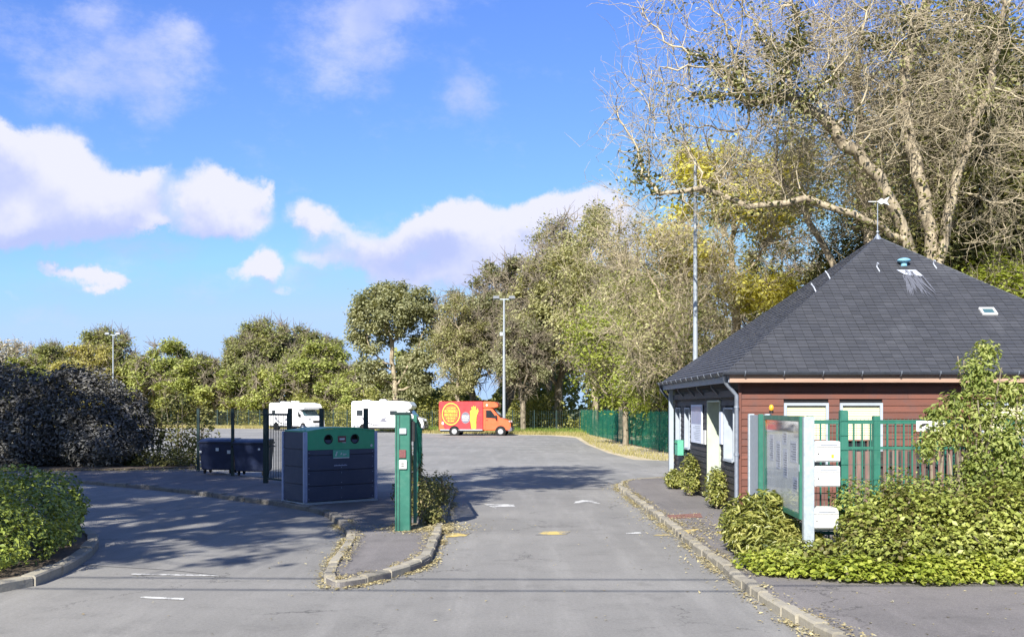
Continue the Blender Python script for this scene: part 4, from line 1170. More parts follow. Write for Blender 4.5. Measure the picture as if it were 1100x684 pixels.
for i in range(3):
    for j in range(3): mb.box(-.03 + i * .025, -.014 + i * .025, -.145, -.1395, 1.12 + j * .03, 1.138 + j * .03)
mb.build('keys', 'black', k_)
mb = MB(); mb.box(.14, .2, -.02, .06, 1.55, 1.9); mb.box(.131, .14, -.04, .08, .1, 1.95); mb.build('side_box', 'black', pil, bevel=.006)
leaf_ = empty('open_gate_leaf', (P[0] + .17, P[1] + .4, .1), R(94.0), 'dark green gate leaf swung open behind the tall green pillar', 'gate')
mb = MB(); Lg = 4.4
mb.box(0, .08, -.03, .03, .06, 1.98); mb.box(Lg - .06, Lg, -.03, .03, .06, 1.75); mb.box(.08, Lg - .06, -.025, .025, .08, .14); mb.box(.08, Lg - .06, -.025, .025, .95, 1.0)
mb.prism([(.08, 1.92), (.08, 1.98), (Lg - .06, 1.75), (Lg - .06, 1.69)], -.025, .025, 'xz'); mb.build('frame', 'green', leaf_)
mb = MB(); n = 34
for i in range(1, n):
    x = Lg * i / n; mb.tube([(x, 0, .14), (x, 0, 1.93 - .24 * x / Lg)], .012, 5)
mb.build('bars', 'green', leaf_)
mb = MB(); q = 26; vs = []
for i in range(q + 1):
    x = Lg * i / q; top = 1.9 - .24 * i / q - .1 * math.sin(math.pi * i / q); bot = .9 + .5 * abs(math.sin(i * .55)) * (1 - i / q) + .1 * math.sin(i * 1.3)
    for k in range(5): vs.append((x, -.04 - .03 * math.sin(i * 1.1 + k), bot + (top - bot) * k / 4))
mb.add(vs, [(5 * i + k, 5 * i + 5 + k, 5 * i + 6 + k, 5 * i + 1 + k) for i in range(q) for k in range(4)]); mb.build('draped_net', 'net', leaf_, recalc=False)
mb = MB(); mb.tube([(.2, .05, 1.9), (1.2, .12, 1.35), (2.6, .1, .9), (3.4, .1, .95)], .02, 6); mb.tube([(1.2, .1, 1.4), (2.0, .13, .3)], .015, 6); mb.build('brace', 'darkgreen', leaf_)

# ---- right side: notice board, letter boxes, fence
nb = empty('notice_board', (3.95, 14.0, .085), R(-3), 'tall glazed notice board in a green frame standing in the bushes beside the letter boxes', 'notice board')
# local frame: y runs away from camera, board faces -x
BL, Z0, Z1 = 2.55, .60, 2.0
mb = MB(); mb.box(-.05, .05, 0, .07, Z0, Z1); mb.box(-.05, .05, BL - .07, BL, Z0, Z1); mb.box(-.05, .05, .07, BL - .07, Z0, Z0 + .07); mb.box(-.05, .05, .07, BL - .07, Z1 - .07, Z1); mb.build('frame', 'green', nb, bevel=.006)
mb = MB(); mb.box(-.01, .03, .07, BL - .07, Z0 + .07, Z1 - .07); mb.build('back_panel', 'board_face', nb)
rr = random.Random(8)
for k, (y0, z0, w, h) in enumerate([(.35, 1.35, .42, .3), (.95, 1.1, .3, .42), (.98, 1.58, .3, .22), (1.45, 1.2, .3, .42), (.3, .95, .3, .2), (1.95, 1.3, .3, .4)]):
    mb = MB(); mb.box(-.014, -.0115, y0, y0 + w, z0, z0 + h); s_ = mb.build('notice', 'paper', nb)
    mb = MB(); z = z0 + .04
    while z < z0 + h - .05: mb.box(-.017, -.0145, y0 + .03, y0 + w * rr.uniform(.5, .9), z, z + .012); z += .035
    mb.build('print_lines', 'zinc', s_)
mb = MB(); mb.box(-.018, -.0115, .1, .5, 1.72, 1.9); mb.build('white_card', 'white', nb)
mb = MB(); mb.box(-.016, -.0115, .55, 2.4, 1.78, 1.9); mb.build('header', 'zinc', nb)
gm = bpy.data.materials.new('clear_glass'); gm.use_nodes = True; t = NT(gm.node_tree); t.n.clear()
tr = t.node('ShaderNodeBsdfTransparent'); gl = t.node('ShaderNodeBsdfGlossy'); gl.inputs['Roughness'].default_value = .04; ms = t.node('ShaderNodeMixShader')
fr_ = t.node('ShaderNodeFresnel'); fr_.inputs[0].default_value = 1.5
t.l.new(t.math('MULTIPLY', fr_.outputs[0], .35), ms.inputs[0]); t.l.new(tr.outputs[0], ms.inputs[1]); t.l.new(gl.outputs[0], ms.inputs[2]); o_ = t.node('ShaderNodeOutputMaterial'); t.l.new(ms.outputs[0], o_.inputs[0]); M['clear'] = gm
mb = MB(); mb.box(-.045, -.04, .071, BL - .071, Z0 + .071, Z1 - .071); mb.build('glass', 'clear', nb)
mb = MB(); mb.box(-.02, .12, -.125, -.005, 0, 2.0); mb.build('post', 'galv', nb, bevel=.01)
mb = MB(); mb.box(-.03, .08, BL + .005, BL + .12, 0, 2.02); mb.build('post', 'galv', nb, bevel=.01)
mb = MB(); mb.box(-.055, -.04, .01, .05, 1.25, 1.35); mb.build('lock', 'galv', nb)
# second slim panel behind, seen almost edge on
sp = empty('side_panel_sign', (4.10, 17.05, .1), R(-3), 'pale upright panel with a green edge at the far end of the notice board', 'sign panel')
mb = MB(); mb.box(-.03, .03, 0, .8, .15, 1.98); mb.build('panel', 'galv', sp, bevel=.006)
mb = MB(); mb.box(-.04, .04, -.07, -.002, .1, 2.0); mb.build('edge', 'green', sp, bevel=.006)
mb = MB(); mb.box(-.05, .05, .802, .9, 0, 2.0); mb.build('post', 'galv', sp, bevel=.006)
bl = empty('beacon_light', (4.12, 16.4, 2.12), 0, 'small amber warning light on top of the notice board', 'beacon')
mb = MB(); mb.cyl((0, 0, .015), .035, .04, 'z', 12); mb.build('base', 'black', bl)
mb = MB(); mb.sphere((0, 0, .08), .04, .04, .055, 12, 8); mb.build('lens', 'lamp_amber', bl, smooth=True)

def letterbox(x, z, label, logo):
    t = empty('letter_box', (x, 13.93, z), 0, label, 'letter box', 'white letter boxes on the steel post')
    mb = MB(); mb.box(-.175, .175, 0, .36, 0, .275); mb.build('body', 'white', t, bevel=.008)
    mb = MB(); mb.box(-.155, .165, -.012, -.0005, .015, .19); mb.build('door', 'white', t, bevel=.004)
    mb = MB(); mb.box(-.155, .165, -.014, -.0005, .2, .262); mb.build('flap', 'white', t, bevel=.004)
    mb = MB(); mb.box(-.1, .13, -.017, -.0145, .222, .236); mb.build('name_slot', 'zinc', t)
    mb = MB(); mb.cyl((-.125, -.016, .11), .009, .01, 'y', 10); mb.build('lock', 'black', t)
    if logo:
        mb = MB(); mb.box(.05, .085, -.0145, -.0125, .05, .1); mb.build('sticker', 'lamp_amber', t)
    else:
        mb = MB(); mb.box(-.06, .1, -.0145, -.0125, .1, .112); mb.build('label_strip', 'sticker', t)
mb = MB(); mb.box(.121, .42, .005, .03, 1.05, 1.1); mb.box(.121, .42, .005, .03, 1.4, 1.45); mb.box(.121, .42, .005, .03, .45, .5); mb.build('mounting_bars', 'galv', nb)
zt = lambda y: CAM_H - (y - 438) / F_PX * 14.0
xb = (887 - 550) / F_PX * 14.0
letterbox(xb, zt(495.5), 'topmost white letter box, with a small orange sticker', True)
letterbox(xb, zt(522), 'middle white letter box, directly below the one with the orange sticker', False)
letterbox(xb - .02, zt(567), 'lowest white letter box, half hidden in the leaves', False)

# picket fence behind, with wire mesh in front
def picket_run(x0, x1, y, label, posts):
    t = empty('railing_fence', (x0, y, .1), 0, label, 'fence')
    L = x1 - x0; mb = MB()
    mb.box(0, L, -.02, .02, 1.86, 1.92); mb.box(0, L, -.02, .02, 1.48, 1.52); mb.box(0, L, -.02, .02, .2, .25); mb.build('rails', 'green', t)
    mb = MB(); x = .09
    while x < L: mb.box(x - .011, x + .011, -.011, .011, .1, 1.859); x += .125
    mb.build('bars', 'green', t)
    for px_ in posts:
        mb = MB(); mb.box(px_ - x0 - .05, px_ - x0 + .05, -.05, .05, 0, 1.98); mb.build('post', 'green', t, bevel=.008)
    return t
yf = 15.5
picket_run((866 - 550) / F_PX * yf, (1100 - 550) / F_PX * yf + 1, yf, 'green railing fence with upright bars in front of the red wall', [(941 - 550) / F_PX * yf, (870 - 550) / F_PX * yf, (1085 - 550) / F_PX * yf])
ss = empty('slat_row', (XY(900, 17.6), 17.6, .1), 0, 'low row of dark wooden slats with a black backing between the green railings and the red wall', 'screen')
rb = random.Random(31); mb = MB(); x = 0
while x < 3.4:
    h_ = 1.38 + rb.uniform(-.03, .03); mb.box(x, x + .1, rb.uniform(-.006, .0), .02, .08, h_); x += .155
mb.build('slats', 'slat_wood', ss)  # dark brown slats in a row, black sheet behind them
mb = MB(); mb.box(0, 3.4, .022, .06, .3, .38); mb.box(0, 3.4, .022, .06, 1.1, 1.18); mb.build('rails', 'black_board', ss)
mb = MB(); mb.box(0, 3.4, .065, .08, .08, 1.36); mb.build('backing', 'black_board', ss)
yf = 14.3
x0 = (906 - 550) / F_PX * yf; x1 = (1053 - 550) / F_PX * yf
mf = empty('wire_mesh_fence', (x0, yf, .1), 0, 'green wire mesh fence on thick posts rising out of the hedge beside the letter boxes', 'fence')
for i, dx_ in enumerate((0, x1 - x0, 2 * (x1 - x0))):
    mb = MB(); mb.box(dx_ - .055, dx_ + .055, -.05, .05, 0, 2.07 if i == 0 else 1.55); mb.build('post', 'green', mf, bevel=.01)
mb = MB(); mesh_panel(mb, (-.45, -.06), (4.3, -.06), .1, 1.95, .055, .2, .0028); mb.build('mesh_panel', 'green', mf, recalc=False)
sg = empty('fence_sign', ((1002 - 550) / F_PX * 14.2, 14.2, zt(458)), 0, 'small white sign with a black mark hung on the mesh fence', 'sign')
mb = MB(); mb.box(-.23, .17, -.012, 0, -.07, .075); mb.build('plate', 'white', sg, bevel=.003)
mb = MB(); mb.prism([(-.19, .01), (-.15, .035), (-.07, .045), (-.06, .03), (-.1, .02), (-.14, -.005)], -.0145, -.0125, 'xz'); mb.box(-.02, .12, -.0145, -.0125, -.03, -.018); mb.box(.02, .1, -.0145, -.0125, .01, .02); mb.build('mark', 'black', sg)

# ---- lamp posts
def lamp_post(x, y, h, label, r=.1, heads=2, name='street_lamp', base_z=0):
    t = empty(name, (x, y, base_z), 0, label, 'street lamp', 'tall lamp posts round the lot')
    mb = MB(); mb.tube([(0, 0, 0), (0, 0, h * .5), (0, 0, h)], [r, r * .8, r * .55], 12); mb.build('pole', 'lamp_pole', t, smooth=True)
    mb = MB(); mb.box(-.9, .9, -.04, .04, h, h + .08); mb.build('crossbar', 'galv', t)
    for s in ([-1, 1] if heads == 2 else [-1, 0, 1]):
        mb = MB(); mb.add([(s * .65 - .28, -.3, h + .09), (s * .65 + .28, -.3, h + .09), (s * .65 + .28, .2, h + .16), (s * .65 - .28, .2, h + .16), (s * .65 - .22, -.25, h + .3), (s * .65 + .22, -.25, h + .3), (s * .65 + .22, .15, h + .33), (s * .65 - .22, .15, h + .33)],
                          [(0, 3, 2, 1), (4, 5, 6, 7), (0, 1, 5, 4), (1, 2, 6, 5), (2, 3, 7, 6), (3, 0, 4, 7)]); mb.build('lamp_head', 'darkzinc', t)
    return t
M['lamp_pole'] = mat('pale_steel_pole', (0.32, 0.355, 0.39), 0.45, metal=.2, var=.08)
lp = lamp_post(XY(541.5, 86), 86, 11.2, 'tall pale lamp post standing right behind the red food truck', .14)
mb = MB(); mb.box(-.35, -.1, -.15, .15, 8.2, 8.5); mb.build('camera_box', 'galv', lp)
lamp_post(XY(121.5, 125), 125, 11.0, 'slim lamp post rising above the grey bush at the left', .11)
ms_ = empty('metal_mast', (XY(747, 38.5), 38.5, 0), 0, 'plain pale metal mast among the bare branches left of the slate roof', 'mast')
mb = MB(); mb.tube([(0, 0, 0), (0, 0, 5.5), (0, 0, 11.0)], [.11, .085, .06], 12); mb.build('pole', 'lamp_pole', ms_, smooth=True)
mb = MB(); mb.box(-.16, .16, -.16, .16, 0, .03); mb.build('base_plate', 'galv', ms_)
mb = MB(); mb.tube([(0, 0, 10.9), (0, 0, 11.5)], [.07, .02], 8); mb.build('tip', 'lamp_pole', ms_)

# ================================================================== VEHICLES
def wheel(t, x, y, r=.34, w=.22):
    mb = MB(); mb.cyl((x, y, r), r, w, 'y', 24); wo_ = mb.build('wheel', 'rubber', t, bevel=.02)
    mb = MB(); s = -1 if y < 0 else 1
    mb.cyl((x, y + s * (w / 2 + .004), r), r * .62, .02, 'y', 18); mb.cyl((x, y + s * (w / 2 + .02), r), r * .2, .02, 'y', 10); mb.build('rim', 'rim', wo_)
def cab(t, body, L0, w, trim, hi=2.25):
    """front of a light van: x from L0 (back of cab) to L0+2.2; returns nothing"""
    prof = [(L0, .42), (L0 + 2.15, .42), (L0 + 2.2, .6), (L0 + 2.17, 1.0), (L0 + 1.95, 1.22), (L0 + 1.35, 1.42), (L0 + .72, 2.15), (L0, hi)]
    mb = MB(); mb.prism([(x, z) for x, z in prof], -w / 2, w / 2, 'xz'); mb.build('cab', body, t, bevel=.05)
    # windscreen
    mb = MB(); a = Vector((L0 + 1.36, 0, 1.47)); b = Vector((L0 + .80, 0, 2.12)); n = Vector((.65, 0, .56)).normalized() * .02
    mb.add([a + n + Vector((0, -w / 2 + .12, 0)), a + n + Vector((0, w / 2 - .12, 0)), b + n + Vector((0, w / 2 - .2, 0)), b + n + Vector((0, -w / 2 + .2, 0))], [(0, 1, 2, 3)]); mb.build('windscreen', 'windscreen', t, recalc=False)
    for s in (-1, 1):
        y = s * (w / 2 + .006)
        mb = MB(); mb.add([(L0 + .22, y, 1.42), (L0 + 1.12, y, 1.36), (L0 + .62, y, 2.0), (L0 + .22, y, 2.02)], [(0, 1, 2, 3)]); mb.build('side_window', 'glass', t, recalc=False)
        mb = MB(); mb.box(L0 + .98, L0 + 1.1, s * (w / 2 + .02), s * (w / 2 + .22), 1.3, 1.62) if s > 0 else mb.box(L0 + .98, L0 + 1.1, -w / 2 - .22, -w / 2 - .02, 1.3, 1.62); mb.build('mirror', 'black', t, bevel=.02)
        mb = MB(); yy = s * (w / 2 - .22); mb.box(L0 + 2.0, L0 + 2.13, yy - .16, yy + .16, .98, 1.2) ; mb.build('headlight', 'headlamp', t, bevel=.03)
        mb = MB(); mb.box(L0 + .16, L0 + .17, y - .003, y + .003, .55, 2.02); mb.box(L0 + 1.18, L0 + 1.19, y - .003, y + .003, .9, 1.34); mb.build('door_seam', 'black', t)
        mb = MB(); mb.box(L0 + .22, L0 + .36, y - .012, y + .012, 1.2, 1.24); mb.build('door_handle', 'black', t)
    mb = MB(); mb.box(L0 + 1.9, L0 + 2.26, -w / 2 + .03, w / 2 - .03, .34, .72); mb.build('bumper', trim, t, bevel=.06)
    mb = MB(); mb.box(L0 + 2.15, L0 + 2.2, -.42, .42, .76, .98); mb.build('grille', 'black', t, bevel=.02)
    mb = MB(); mb.box(L0 + 2.262, L0 + 2.27, -.26, .26, .46, .57); mb.build('number_plate', 'sticker', t)
def arch(t, x, w):
    for s in (-1, 1):
        mb = MB(); mb.cyl((x, s * (w / 2 + .004), .36), .43, .012, 'y', 24); mb.build('wheel_arch', 'dark', t)
# red food truck, nose to the right
Yt = 84.0
ft = empty('food_truck', (XY(474.5, Yt), Yt - .6, 0), R(-6), 'red and orange food truck with yellow round artwork at the far end of the lot', 'truck')
w = 2.15
mb = MB(); mb.box(0, 3.55, -w / 2, w / 2, .42, 2.72); mb.build('box_body', 'van_red', ft, bevel=.05)
mb = MB(); mb.prism([(3.551, 2.2), (4.42, 2.2), (4.75, 2.28), (4.72, 2.5), (4.45, 2.68), (3.551, 2.72)], -w / 2 + .02, w / 2 - .02, 'xz'); mb.build('roof_pod', 'van_orange', ft, bevel=.04)
cab(ft, 'van_orange', 3.56, w - .1, 'van_trim', 2.22)
mb = MB(); mb.box(.1, 3.4, -w / 2 + .05, w / 2 - .05, .3, .42); mb.build('chassis', 'black', ft)
mb = MB(); mb.box(.1, 3.5, -w / 2 - .01, -w / 2 + .02, .421, .5); mb.build('side_skirt', 'galv', ft)
ys = -w / 2 - .006
# artwork: ring, lettering bars, dark disc, yellow figure, orange rear strip
def disc_ring(cx, cz, r0, r1, sx, sz, y, n=40):
    mb = MB(); vs = []; fs = []
    for i in range(n):
        t = 2 * math.pi * i / n; vs += [(cx + r0 * sx * math.cos(t), y, cz + r0 * sz * math.sin(t)), (cx + r1 * sx * math.cos(t), y, cz + r1 * sz * math.sin(t))]
    for i in range(n): j = (i + 1) % n; fs.append((2 * i, 2 * i + 1, 2 * j + 1, 2 * j))
    mb.add(vs, fs); return mb
disc_ring(.98, 1.72, .80, .9, .82, 1.0, ys).build('artwork_ring', 'van_yellow', ft, recalc=False)
mb = disc_ring(.98, 1.72, .0, .72, .82, 1.0, ys - .002); mb.build('artwork_disc', 'van_orange', ft, recalc=False)
mb = MB(); rr = random.Random(2)
def bars(mb, x0, x1, z, h, y, rr, wmin=.05, wmax=.12):
    x = x0
    while x < x1:
        ww = rr.uniform(wmin, wmax); 
        if rr.random() < .6: mb.box(x, min(x + ww, x1), y - .003, y, z, z + h)
        else:
            mb.box(x, min(x + ww, x1), y - .003, y, z, z + h * .3); mb.box(x, min(x + .03, x1), y - .003, y, z + h * .3, z + h); mb.box(x, min(x + ww, x1), y - .003, y, z + h * .75, z + h)
        x += ww + .035
bars(mb, .62, 1.34, 2.12, .14, ys - .003, rr); bars(mb, .46, 1.5, 1.84, .2, ys - .003, rr, .08, .14); bars(mb, .46, 1.5, 1.56, .2, ys - .003, rr, .08, .14); bars(mb, .6, 1.36, 1.32, .14, ys - .003, rr); bars(mb, .72, 1.24, 1.1, .12, ys - .003, rr)
mb.build('artwork_lettering', 'van_yellow', ft)
disc_ring(2.15, 1.42, 0, .46, .8, 1.0, ys).build('dark_disc', 'van_trim', ft, recalc=False)
mb = MB(); bars(mb, 1.9, 2.4, 1.5, .12, ys - .003, rr); bars(mb, 1.88, 2.42, 1.34, .12, ys - .003, rr); bars(mb, 1.92, 2.36, 1.18, .1, ys - .003, rr); mb.build('disc_lettering', 'white', ft)
mb = MB(); pts = [(2.62, .55), (2.9, .5), (3.0, .6), (2.95, 1.1), (3.05, 1.6), (3.2, 1.95), (3.12, 2.2), (3.02, 2.0), (2.95, 2.1), (2.98, 2.35), (2.85, 2.3), (2.78, 2.42), (2.72, 2.25), (2.6, 2.3), (2.66, 2.05), (2.5, 1.95), (2.55, 1.5), (2.5, 1.2), (2.62, .9)]
bm = bmesh.new(); f = bm.faces.new([bm.verts.new((x, ys - .004, z)) for x, z in pts]); bmesh.ops.triangulate(bm, faces=[f]); me = bpy.data.meshes.new('yellow_shape'); bm.to_mesh(me); bm.free(); me.materials.append(M['van_yellow']); o = bpy.data.objects.new('yellow_shape', me); COL.objects.link(o); o.parent = ft
mb = MB(); mb.add([(.02, ys - .001, .5), (.5, ys - .001, .5), (.3, ys - .001, .9), (.22, ys - .001, 1.4), (.02, ys - .001, 2.4)], [(0, 1, 2, 3, 4)]); mb.build('orange_strip', 'van_orange', ft, recalc=False)
mb = MB(); mb.sphere((.3, ys + .02, .98), .12, .03, .16, 12, 8); mb.build('pale_logo', 'sticker', ft)
mb = MB(); mb.sphere((3.85, -w / 2 + .06, 2.42), .12, .06, .12, 10, 8); mb.build('roof_lamp', 'sticker', ft)
for x in (1.25, 4.95):
    arch(ft, x, w if x < 2 else w - .1)
    for s in (-1, 1): wheel(ft, x, s * (w / 2 - .08))

def motorhome(loc, rz, label, L, hi, box_back):
    t = empty('motorhome', loc, rz, label, 'motorhome', 'white motorhomes parked at the back of the lot')
    w = 2.25; Lb = L - 1.55
    if box_back: prof = [(0, .45), (Lb, .45), (Lb, 2.0), (Lb + .35, 2.1), (Lb + .5, 2.35), (Lb + .25, hi - .08), (Lb - .5, hi), (.1, hi), (0, hi - .1)]
    else: prof = [(0, .45), (Lb, .45), (Lb, 2.0), (Lb + .9, 2.05), (Lb + 1.05, 2.25), (Lb + .8, hi - .15), (Lb - .1, hi), (.15, hi), (0, hi - .15)]
    mb = MB(); mb.prism(prof, -w / 2, w / 2, 'xz'); mb.build('living_body', 'van_white', t, bevel=.05)
    cab(t, 'van_white', Lb - .66, w - .22, 'van_white' if not box_back else 'van_trim', 2.05)
    for s in (-1, 1):
        y = s * (w / 2 + .005)
        for (a, b, z0, z1) in ((.5, 1.05, 1.5, 2.0), (Lb - 1.5, Lb - .85, 1.55, 1.95)):
            mb = MB(); mb.box(a, b, y - .008, y + .008, z0, z1); mb.build('side_window', 'glass', t, bevel=.006)
        mb = MB(); bm_pts = [(.9, 1.35), (1.25, .95), (2.0, .62), (3.0, .6), (3.0, .68), (2.05, .72), (1.4, 1.02), (1.0, 1.4)]
        mb.prism(bm_pts, y - .006, y + .006, 'xz'); mb.build('stripe', 'van_trim', t)
        mb = MB(); mb.prism([(2.6, 1.0), (2.9, 1.3), (3.3, 1.35), (3.1, 1.15), (3.5, .9), (3.0, .95)], y - .006, y + .006, 'xz'); mb.build('decal', 'van_trim', t)
        mb = MB(); mb.box(1.7, 2.3, y - .006, y + .006, .5, 2.2); mb.build('door', 'van_white', t); 
    mb = MB(); mb.box(.1, Lb, -w / 2 + .06, w / 2 - .06, .3, .449); mb.build('chassis', 'black', t)
    mb = MB(); mb.box(.8, 1.5, -.35, .35, hi, hi + .12); mb.build('roof_hatch', 'van_white', t, bevel=.03)
    mb = MB(); mb.box(2.4, 3.0, -.3, .3, hi, hi + .16); mb.build('roof_hatch', 'van_white', t, bevel=.03)
    if box_back:
        mb = MB(); mb.add([(3.4, -.5, hi + .03), (4.6, -.5, hi + .2), (4.6, .5, hi + .2), (3.4, .5, hi + .03), (3.4, -.5, hi + .07), (4.6, -.5, hi + .24), (4.6, .5, hi + .24), (3.4, .5, hi + .07)], [(0, 3, 2, 1), (4, 5, 6, 7), (0, 1, 5, 4), (1, 2, 6, 5), (2, 3, 7, 6), (3, 0, 4, 7)]); mb.build('solar_panel', 'black', t)
    for x in (1.15, Lb + .75):
        arch(t, x, w if x < 2 else w - .2)
        for s in (-1, 1): wheel(t, x, s * (w / 2 - .14))
motorhome((XY(298, 103), 103.3, 0), R(-40), 'white motorhome with its windscreen towards the camera, leftmost vehicle, behind the barred gate', 6.0, 2.72, False)
motorhome((XY(381, 94), 94, 0), R(-7), 'white motorhome with dark side graphics between the other motorhome and the red truck', 6.6, 2.82, True)

# ================================================================== TREES
def root_line(h, n=6, lean=(0, 0), seed=0):
    rr = random.Random(seed); return [(lean[0] * (i / n) ** 1.4 + rr.uniform(-.05, .05) * (i > 0), lean[1] * i / n, h * i / n) for i in range(n + 1)]

# --- hero bare tree rising behind the roof
Yh = 36.0; sx = F_PX / Yh
def HX(px): return (px - 992) / sx
def HZ(py): return 2.2 + (438 - py) / sx
env = [(HX(960), -1, HZ(60), 5.5, 4, 5.0, 5), (HX(860), -1.5, HZ(70), 4.2, 3.5, 4.2, 4), (HX(780), -1.5, HZ(110), 3.4, 3, 3.8, 3), (HX(740), -1, HZ(50), 2.6, 2, 2.4, 1.6), (HX(705), -1, HZ(150), 2.0, 2, 2.2, 1.2), (HX(750), -1.5, HZ(215), 2.6, 2, 1.2, .9), (HX(695), -1.5, HZ(225), 1.4, 2, 1.0, .35),
       (HX(1080), 0, HZ(80), 3.8, 4, 5.0, 3), (HX(1120), 0, HZ(200), 2.6, 3, 2.6, 1), (HX(950), 0, HZ(-120), 6, 5, 3.5, 3), (HX(1020), -2, HZ(170), 2.5, 2.5, 2.0, 1)]
hero = make_tree('bare_tree', env, root_line(5.6, 9, (.35, 0), 3), 1250, .34, .55, .40, .015, 11, 'bark_pale', 'bark_twig', twigs=2900, twig_len=1.6, jitter=.36, shell=.0,
                 forks=[(9, [(HX(1000), 0, HZ(250)), (HX(988), 0, HZ(190)), (HX(975), .3, HZ(120)), (HX(980), .4, HZ(60)), (HX(1000), .4, HZ(0)), (HX(1010), .5, HZ(-90))]),
                        (9, [(HX(1012), -.4, HZ(240)), (HX(1022), -.6, HZ(190)), (HX(1045), -.9, HZ(120)), (HX(1060), -1, HZ(60)), (HX(1064), -1, HZ(0))]),
                        (8, [(HX(960), -.8, HZ(245)), (HX(930), -1.2, HZ(200)), (HX(880), -1.6, HZ(150)), (HX(835), -1.8, HZ(120)), (HX(790), -2, HZ(130))]),
                        (7, [(HX(960), -1.0, HZ(262)), (HX(900), -1.6, HZ(240)), (HX(850), -1.8, HZ(226)), (HX(790), -2, HZ(235)), (HX(745), -2, HZ(215)), (HX(700), -2, HZ(222))])],
                 loc=(XY(992, Yh), Yh, 0), label='big bare tree with pale twisting branches rising directly behind the slate roof', ivy=('ivy', 9000, .16, .17, 16), leaf='olive', n_leaf=6000, leaf_size=.15, clump=.45, keep=.05,
                 thick_cut=.05, twig_levels=2, twig_r=.012)
hero2 = make_tree('bare_tree', [(-2.6, 0, 10.5, 3.2, 3, 2.6), (0.5, 0, 13, 3.0, 3, 4.5), (-2, 0, 14, 3, 3, 3.5)], root_line(5.4, 8, (-.2, 0), 5), 520, .34, .55, .27, .015, 23, 'bark_pale', 'bark_twig',
                  forks=[(8, [(-.35, 0, 8.0), (-.75, 0, 11.0), (-.9, 0, 14.5), (-.5, 0, 18)]), (8, [(-1.2, 0, 6.6), (-2.6, .3, 9.2), (-4.0, .4, 11.5)])],
                  twigs=2300, twig_len=1.6, jitter=.34, shell=0., loc=(XY(947, 39), 39, 0), label='bare tree just left of the weather vane with a straight pale stem', leaf='olive', n_leaf=4000, leaf_size=.17, clump=.5, keep=.08, thick_cut=.05, twig_levels=2, twig_r=.012)
# --- smaller bare tree round the pale pole
bare3 = make_tree('bare_tree', [(0, 0, 7.5, 2.6, 3, 3.4), (-2.4, 0, 9.2, 2.0, 2, 2.0), (-.8, 0, 4.8, 2.0, 2.5, 2.0), (-2.8, 0, 6.6, 1.6, 2, 1.6)], root_line(2.6, 6, (.2, 0), 8), 420, .3, .5, .17, .014, 31, 'bark_pale', 'bark_twig', twigs=1500, twig_len=1.4,
                  jitter=.36, shell=0., loc=(XY(738, 46), 46, 0), label='small tangled bare tree round the pale pole left of the slate roof', leaf='olive', n_leaf=7000, leaf_size=.15, clump=.6, keep=.25, thick_cut=.05, twig_levels=2, twig_r=.012)

# --- dense ivy-dark trees behind the hut
ivyA = make_tree('ivy_tree', [(0, 0, 9, 3.2, 3, 5.5), (-1.5, 0, 14, 2.4, 2.4, 3.5), (1.8, 0, 6, 2.6, 2.4, 3.5), (1.2, 0, 13, 2, 2, 3)], root_line(3.0, 5), 420, .5, .8, .4, .03, 41, 'bark_dark', leaf='ivy', n_leaf=34000, leaf_size=.26, clump=.5, loc=(XY(1078, 41), 41, 0),
                 label='dark ivy covered tree at the right edge behind the hut', group='ivy clad trees behind the hut', shell=.3)
set_tree(ivyA, (XY(918, 47), 47, 0), R(70), .78, 'dark ivy covered tree straight behind the left slope of the roof', sz=.62)
set_tree(ivyA, (XY(1058, 44), 44, 0), R(20), 1.05, 'dark ivy covered tree filling the top right corner', sz=1.12)
set_tree(ivyA, (XY(1010, 50), 50, 0), R(200), .95, 'dark ivy covered tree right behind the tip of the slate roof', sz=.72)
set_tree(ivyA, (XY(1160, 46), 46, 0), R(140), 1.1, 'dark ivy covered tree beyond the right end of the roof')
set_tree(ivyA, (XY(968, 57), 57, 0), R(300), .9, 'dark leafy tree showing between the trunks of the big bare tree', sz=1.15)
# --- olive filler trees
oliveA = make_tree('olive_green_tree', [(0, 0, 9.5, 4.5, 4, 5.5), (-3, 0, 7, 3, 3, 3.5), (3, 0, 7.5, 3, 3, 3.5), (0.8, 0, 14.2, 2.6, 2.6, 3.6), (-1.8, 0, 12.5, 2.4, 2, 3)], root_line(3, 5), 420, .6, .9, .38, .035, 51, 'bark_mid', leaf='olive', n_leaf=17000, leaf_size=.32, clump=.45,
                   loc=(XY(600, 98), 98, 0), label='tall olive green tree right of the lamp post behind the red truck', group='trees at the end of the lot', shell=.1, twigs=2600, twig_len=1.7, keep=.26)
oliveA.scale = (1, 1, 1.18)
twiggy = make_tree('thin_leaved_tree', [(0, 0, 10, 3.2, 3, 5.5), (-2, 0, 14, 2.2, 2, 3.0), (2, 0, 13, 2.2, 2, 3.5), (0, 0, 17, 1.8, 2, 2.5)], root_line(3, 5), 420, .5, .8, .3, .03, 61, 'bark_pale', 'bark_twig', leaf='olive', n_leaf=16000, leaf_size=.3, clump=.6,
                   loc=(XY(640, 88), 88, 0), label='thinly leaved tree with pale limbs left of the green screened fence', group='trees at the end of the lot', shell=0, twigs=1500, twig_len=1.8, keep=.5, jitter=.32, twig_r=.022)
